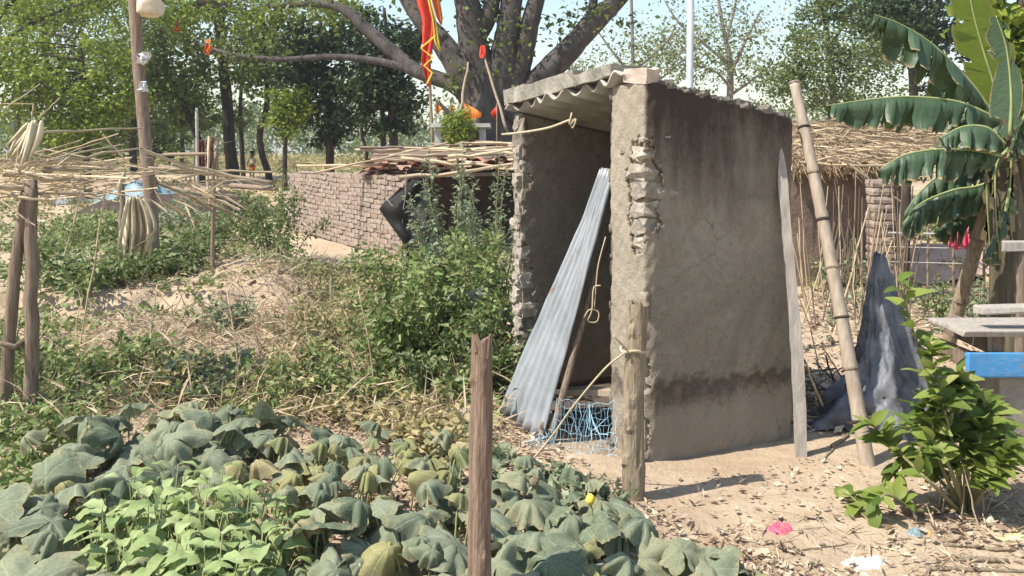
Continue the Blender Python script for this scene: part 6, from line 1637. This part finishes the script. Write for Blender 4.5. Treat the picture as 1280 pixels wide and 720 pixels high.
# dead leaves, straw and clods
def litter(name, label, poly, n, size, mat='dead', wr=.5, dens=None, flat=.25):
    x, y = scatter(poly, n)
    if dens is not None:
        k = dens(x, y) > rng.random(len(x)); x, y = x[k], y[k]
    m = len(x); p = np.stack([x, y, gz(x, y) + .006 + .012 * rng.random(m)], 1)
    ax = rdir(m, 0, flat); V, T = leaves(p, ax, rdir(m, 2.0, .5), size * np.exp(np.clip(rng.normal(size=m) * .5, -1.2, .65)), wr * (.6 + .8 * rng.random(m)), fold=.25, droop=-.12)
    return meta(obj(name, V, T, M[mat]), label, 'litter', kind='stuff')
near = gpoly([(880, 740), (900, 660), (1000, 640), (1100, 640), (1300, 600), (1320, 760), (900, 760)])
litter('leaf_litter', 'dead leaves littering the yard around the shrub', near, 1900, .030, dens=lambda x, y: np.clip(.45 + 1.0 * wob(x, y, 2.2), 0.03, 1))
litter('straw_litter', 'broken straw strewn on the yard around the shrub', near, 500, .07, 'straw', .06)
litter('leaf_litter', 'few dead leaves on the bare yard beside the hut', gpoly([(800, 600), (990, 580), (1290, 540), (1290, 660), (900, 660)]), 500, .022)
litter('leaf_litter', 'dead leaves among the twigs behind the hut', gpoly([(1000, 560), (1000, 330), (1290, 330), (1290, 520), (1100, 540)]), 5200, .04)
litter('leaf_litter', 'dry dead leaves between the withered pumpkins', gpoly([(60, 740), (60, 560), (330, 520), (480, 500), (640, 530), (760, 600), (1000, 720), (1000, 760)]), 7000, .026)
litter('leaf_litter', 'dry leaves and chaff on the earth ledge', gpoly([(0, 420), (60, 330), (330, 310), (400, 400), (360, 480), (0, 500)]), 2600, .04)
V, Fc = rough_block(1, 1, 1, .35, hr, 2); clod = raw_mesh('earth_clod', V, Fc, M['clod'], True)
cx_, cy_ = scatter(gpoly([(600, 760), (640, 600), (800, 600), (1290, 560), (1320, 760)]), 70)
for x, y in zip(cx_, cy_):
    s_ = .008 + .02 * rnd.random() ** 2
    meta(inst('earth_clod', clod, None, Matrix.Translation((x, y, float(gz(x, y)) + s_ * .2)) @ Matrix.Rotation(rnd.random() * 6, 4, 'Z') @ Matrix.Diagonal((s_ * 1.4, s_, s_ * .7, 1))),
         'small dry earth clod on the bare yard', 'clod', 'clods on the yard')
cx_, cy_ = scatter(gpoly([(60, 430), (180, 390), (240, 322), (350, 330), (380, 400), (330, 440)]), 60)
for x, y in zip(cx_, cy_):
    s_ = .02 + .07 * rnd.random() ** 2
    meta(inst('earth_clod', clod, None, Matrix.Translation((x, y, float(gz(x, y)) + s_ * .2)) @ Matrix.Rotation(rnd.random() * 6, 4, 'Z') @ Matrix.Diagonal((s_ * 1.4, s_, s_ * .7, 1))),
         'dry earth clod on the dug ledge and ridge', 'clod', 'clods on the earth ledge')

# ------------------------------------------------------------------ rubbish on the yard
def scrap(name, px, py, sx, sy, sz, mat, label, cat, seed, n=14, amp=.45):
    sz *= .6; n = max(n, 14)
    return heap(name, G(px, py), sx, sy, sz, mat, label, cat, n, amp, seed)
scrap('red_scrap', 975, 662, .055, .05, .055, M['pink'], 'small folded red plastic scrap on the bare earth', 'plastic scrap', 3)
scrap('dark_scrap', 965, 664, .03, .025, .02, M['tarp'], 'small dark scrap under the red plastic', 'plastic scrap', 5)
scrap('white_bag', 1084, 704, .10, .06, .045, M['white_plastic'], 'crumpled white plastic bag on the littered earth', 'plastic bag', 6, 12, .7)
scrap('blue_wrapper', 1146, 668, .045, .03, .05, M['water_blue'], 'crumpled blue wrapper at the foot of the shrub', 'wrapper', 7)
scrap('orange_wrapper', 1163, 670, .03, .025, .035, mat_noise('amber_plastic', (.5, .25, .06), (.62, .36, .12), 9, .5, .2, .004), 'small amber wrapper beside the blue one', 'wrapper', 8)
scrap('yellow_packet', 1262, 672, .11, .05, .03, mat_noise('yellow_packet_print', (.62, .55, .12), (.72, .70, .45), 14, .5, .2, .004), 'flattened yellow packet right of the shrub', 'packet', 9)
scrap('dry_yellow_leaf', 1236, 655, .035, .03, .06, M['husk'], 'curled dry yellow leaf at the shrub foot', 'dead leaf', 10)
scrap('white_scrap', 1264, 686, .035, .02, .015, M['white_plastic'], 'small white scrap beside the yellow packet', 'plastic scrap', 11)
scrap('pale_rag', 572, 516, .14, .09, .05, M['limewash'], 'pale grey rag lying beside the reddish post', 'rag', 12)
scrap('pale_rag', 345, 322, .22, .14, .12, M['white_plastic'], 'white rag bundle below the brick wall end', 'rag', 13)
sk = MB()
for k, (x0, y0, x1, y1, r) in enumerate(((1180, 682, 1270, 690, .008), (1110, 676, 1180, 672, .005), (1190, 700, 1260, 704, .012), (1150, 712, 1290, 716, .008), (1040, 560, 1060, 545, .012), (1030, 575, 1060, 540, .006), (990, 690, 1060, 680, .003))):
    a = G(x0, y0); b = G(x1, y1); a.z += r * .7; b.z += r * .7
    stickobj('fallen_stick', a, b, r, r * .7, M['palewood'], 'pale dry stick lying on the yard', 'stick', 'sticks on the yard', wob_=.012)

# ------------------------------------------------------------------ dusty air
hz = bpy.data.materials.new('dusty_air'); hz.use_nodes = True; nt = hz.node_tree; nt.nodes.clear()
vo_ = nt.nodes.new('ShaderNodeVolumePrincipled'); vo_.inputs['Color'].default_value = (0.93, 0.95, 1.0, 1); vo_.inputs['Density'].default_value = 0.0010; vo_.inputs['Anisotropy'].default_value = 0.3
ou_ = nt.nodes.new('ShaderNodeOutputMaterial'); nt.links.new(vo_.outputs[0], ou_.inputs['Volume'])
meta(obj('haze', boxv(-1020, 1020, -31, 1220, -1.5, 22), BOXF, hz), 'thin dusty daylight air over the whole village edge', 'haze', kind='stuff')
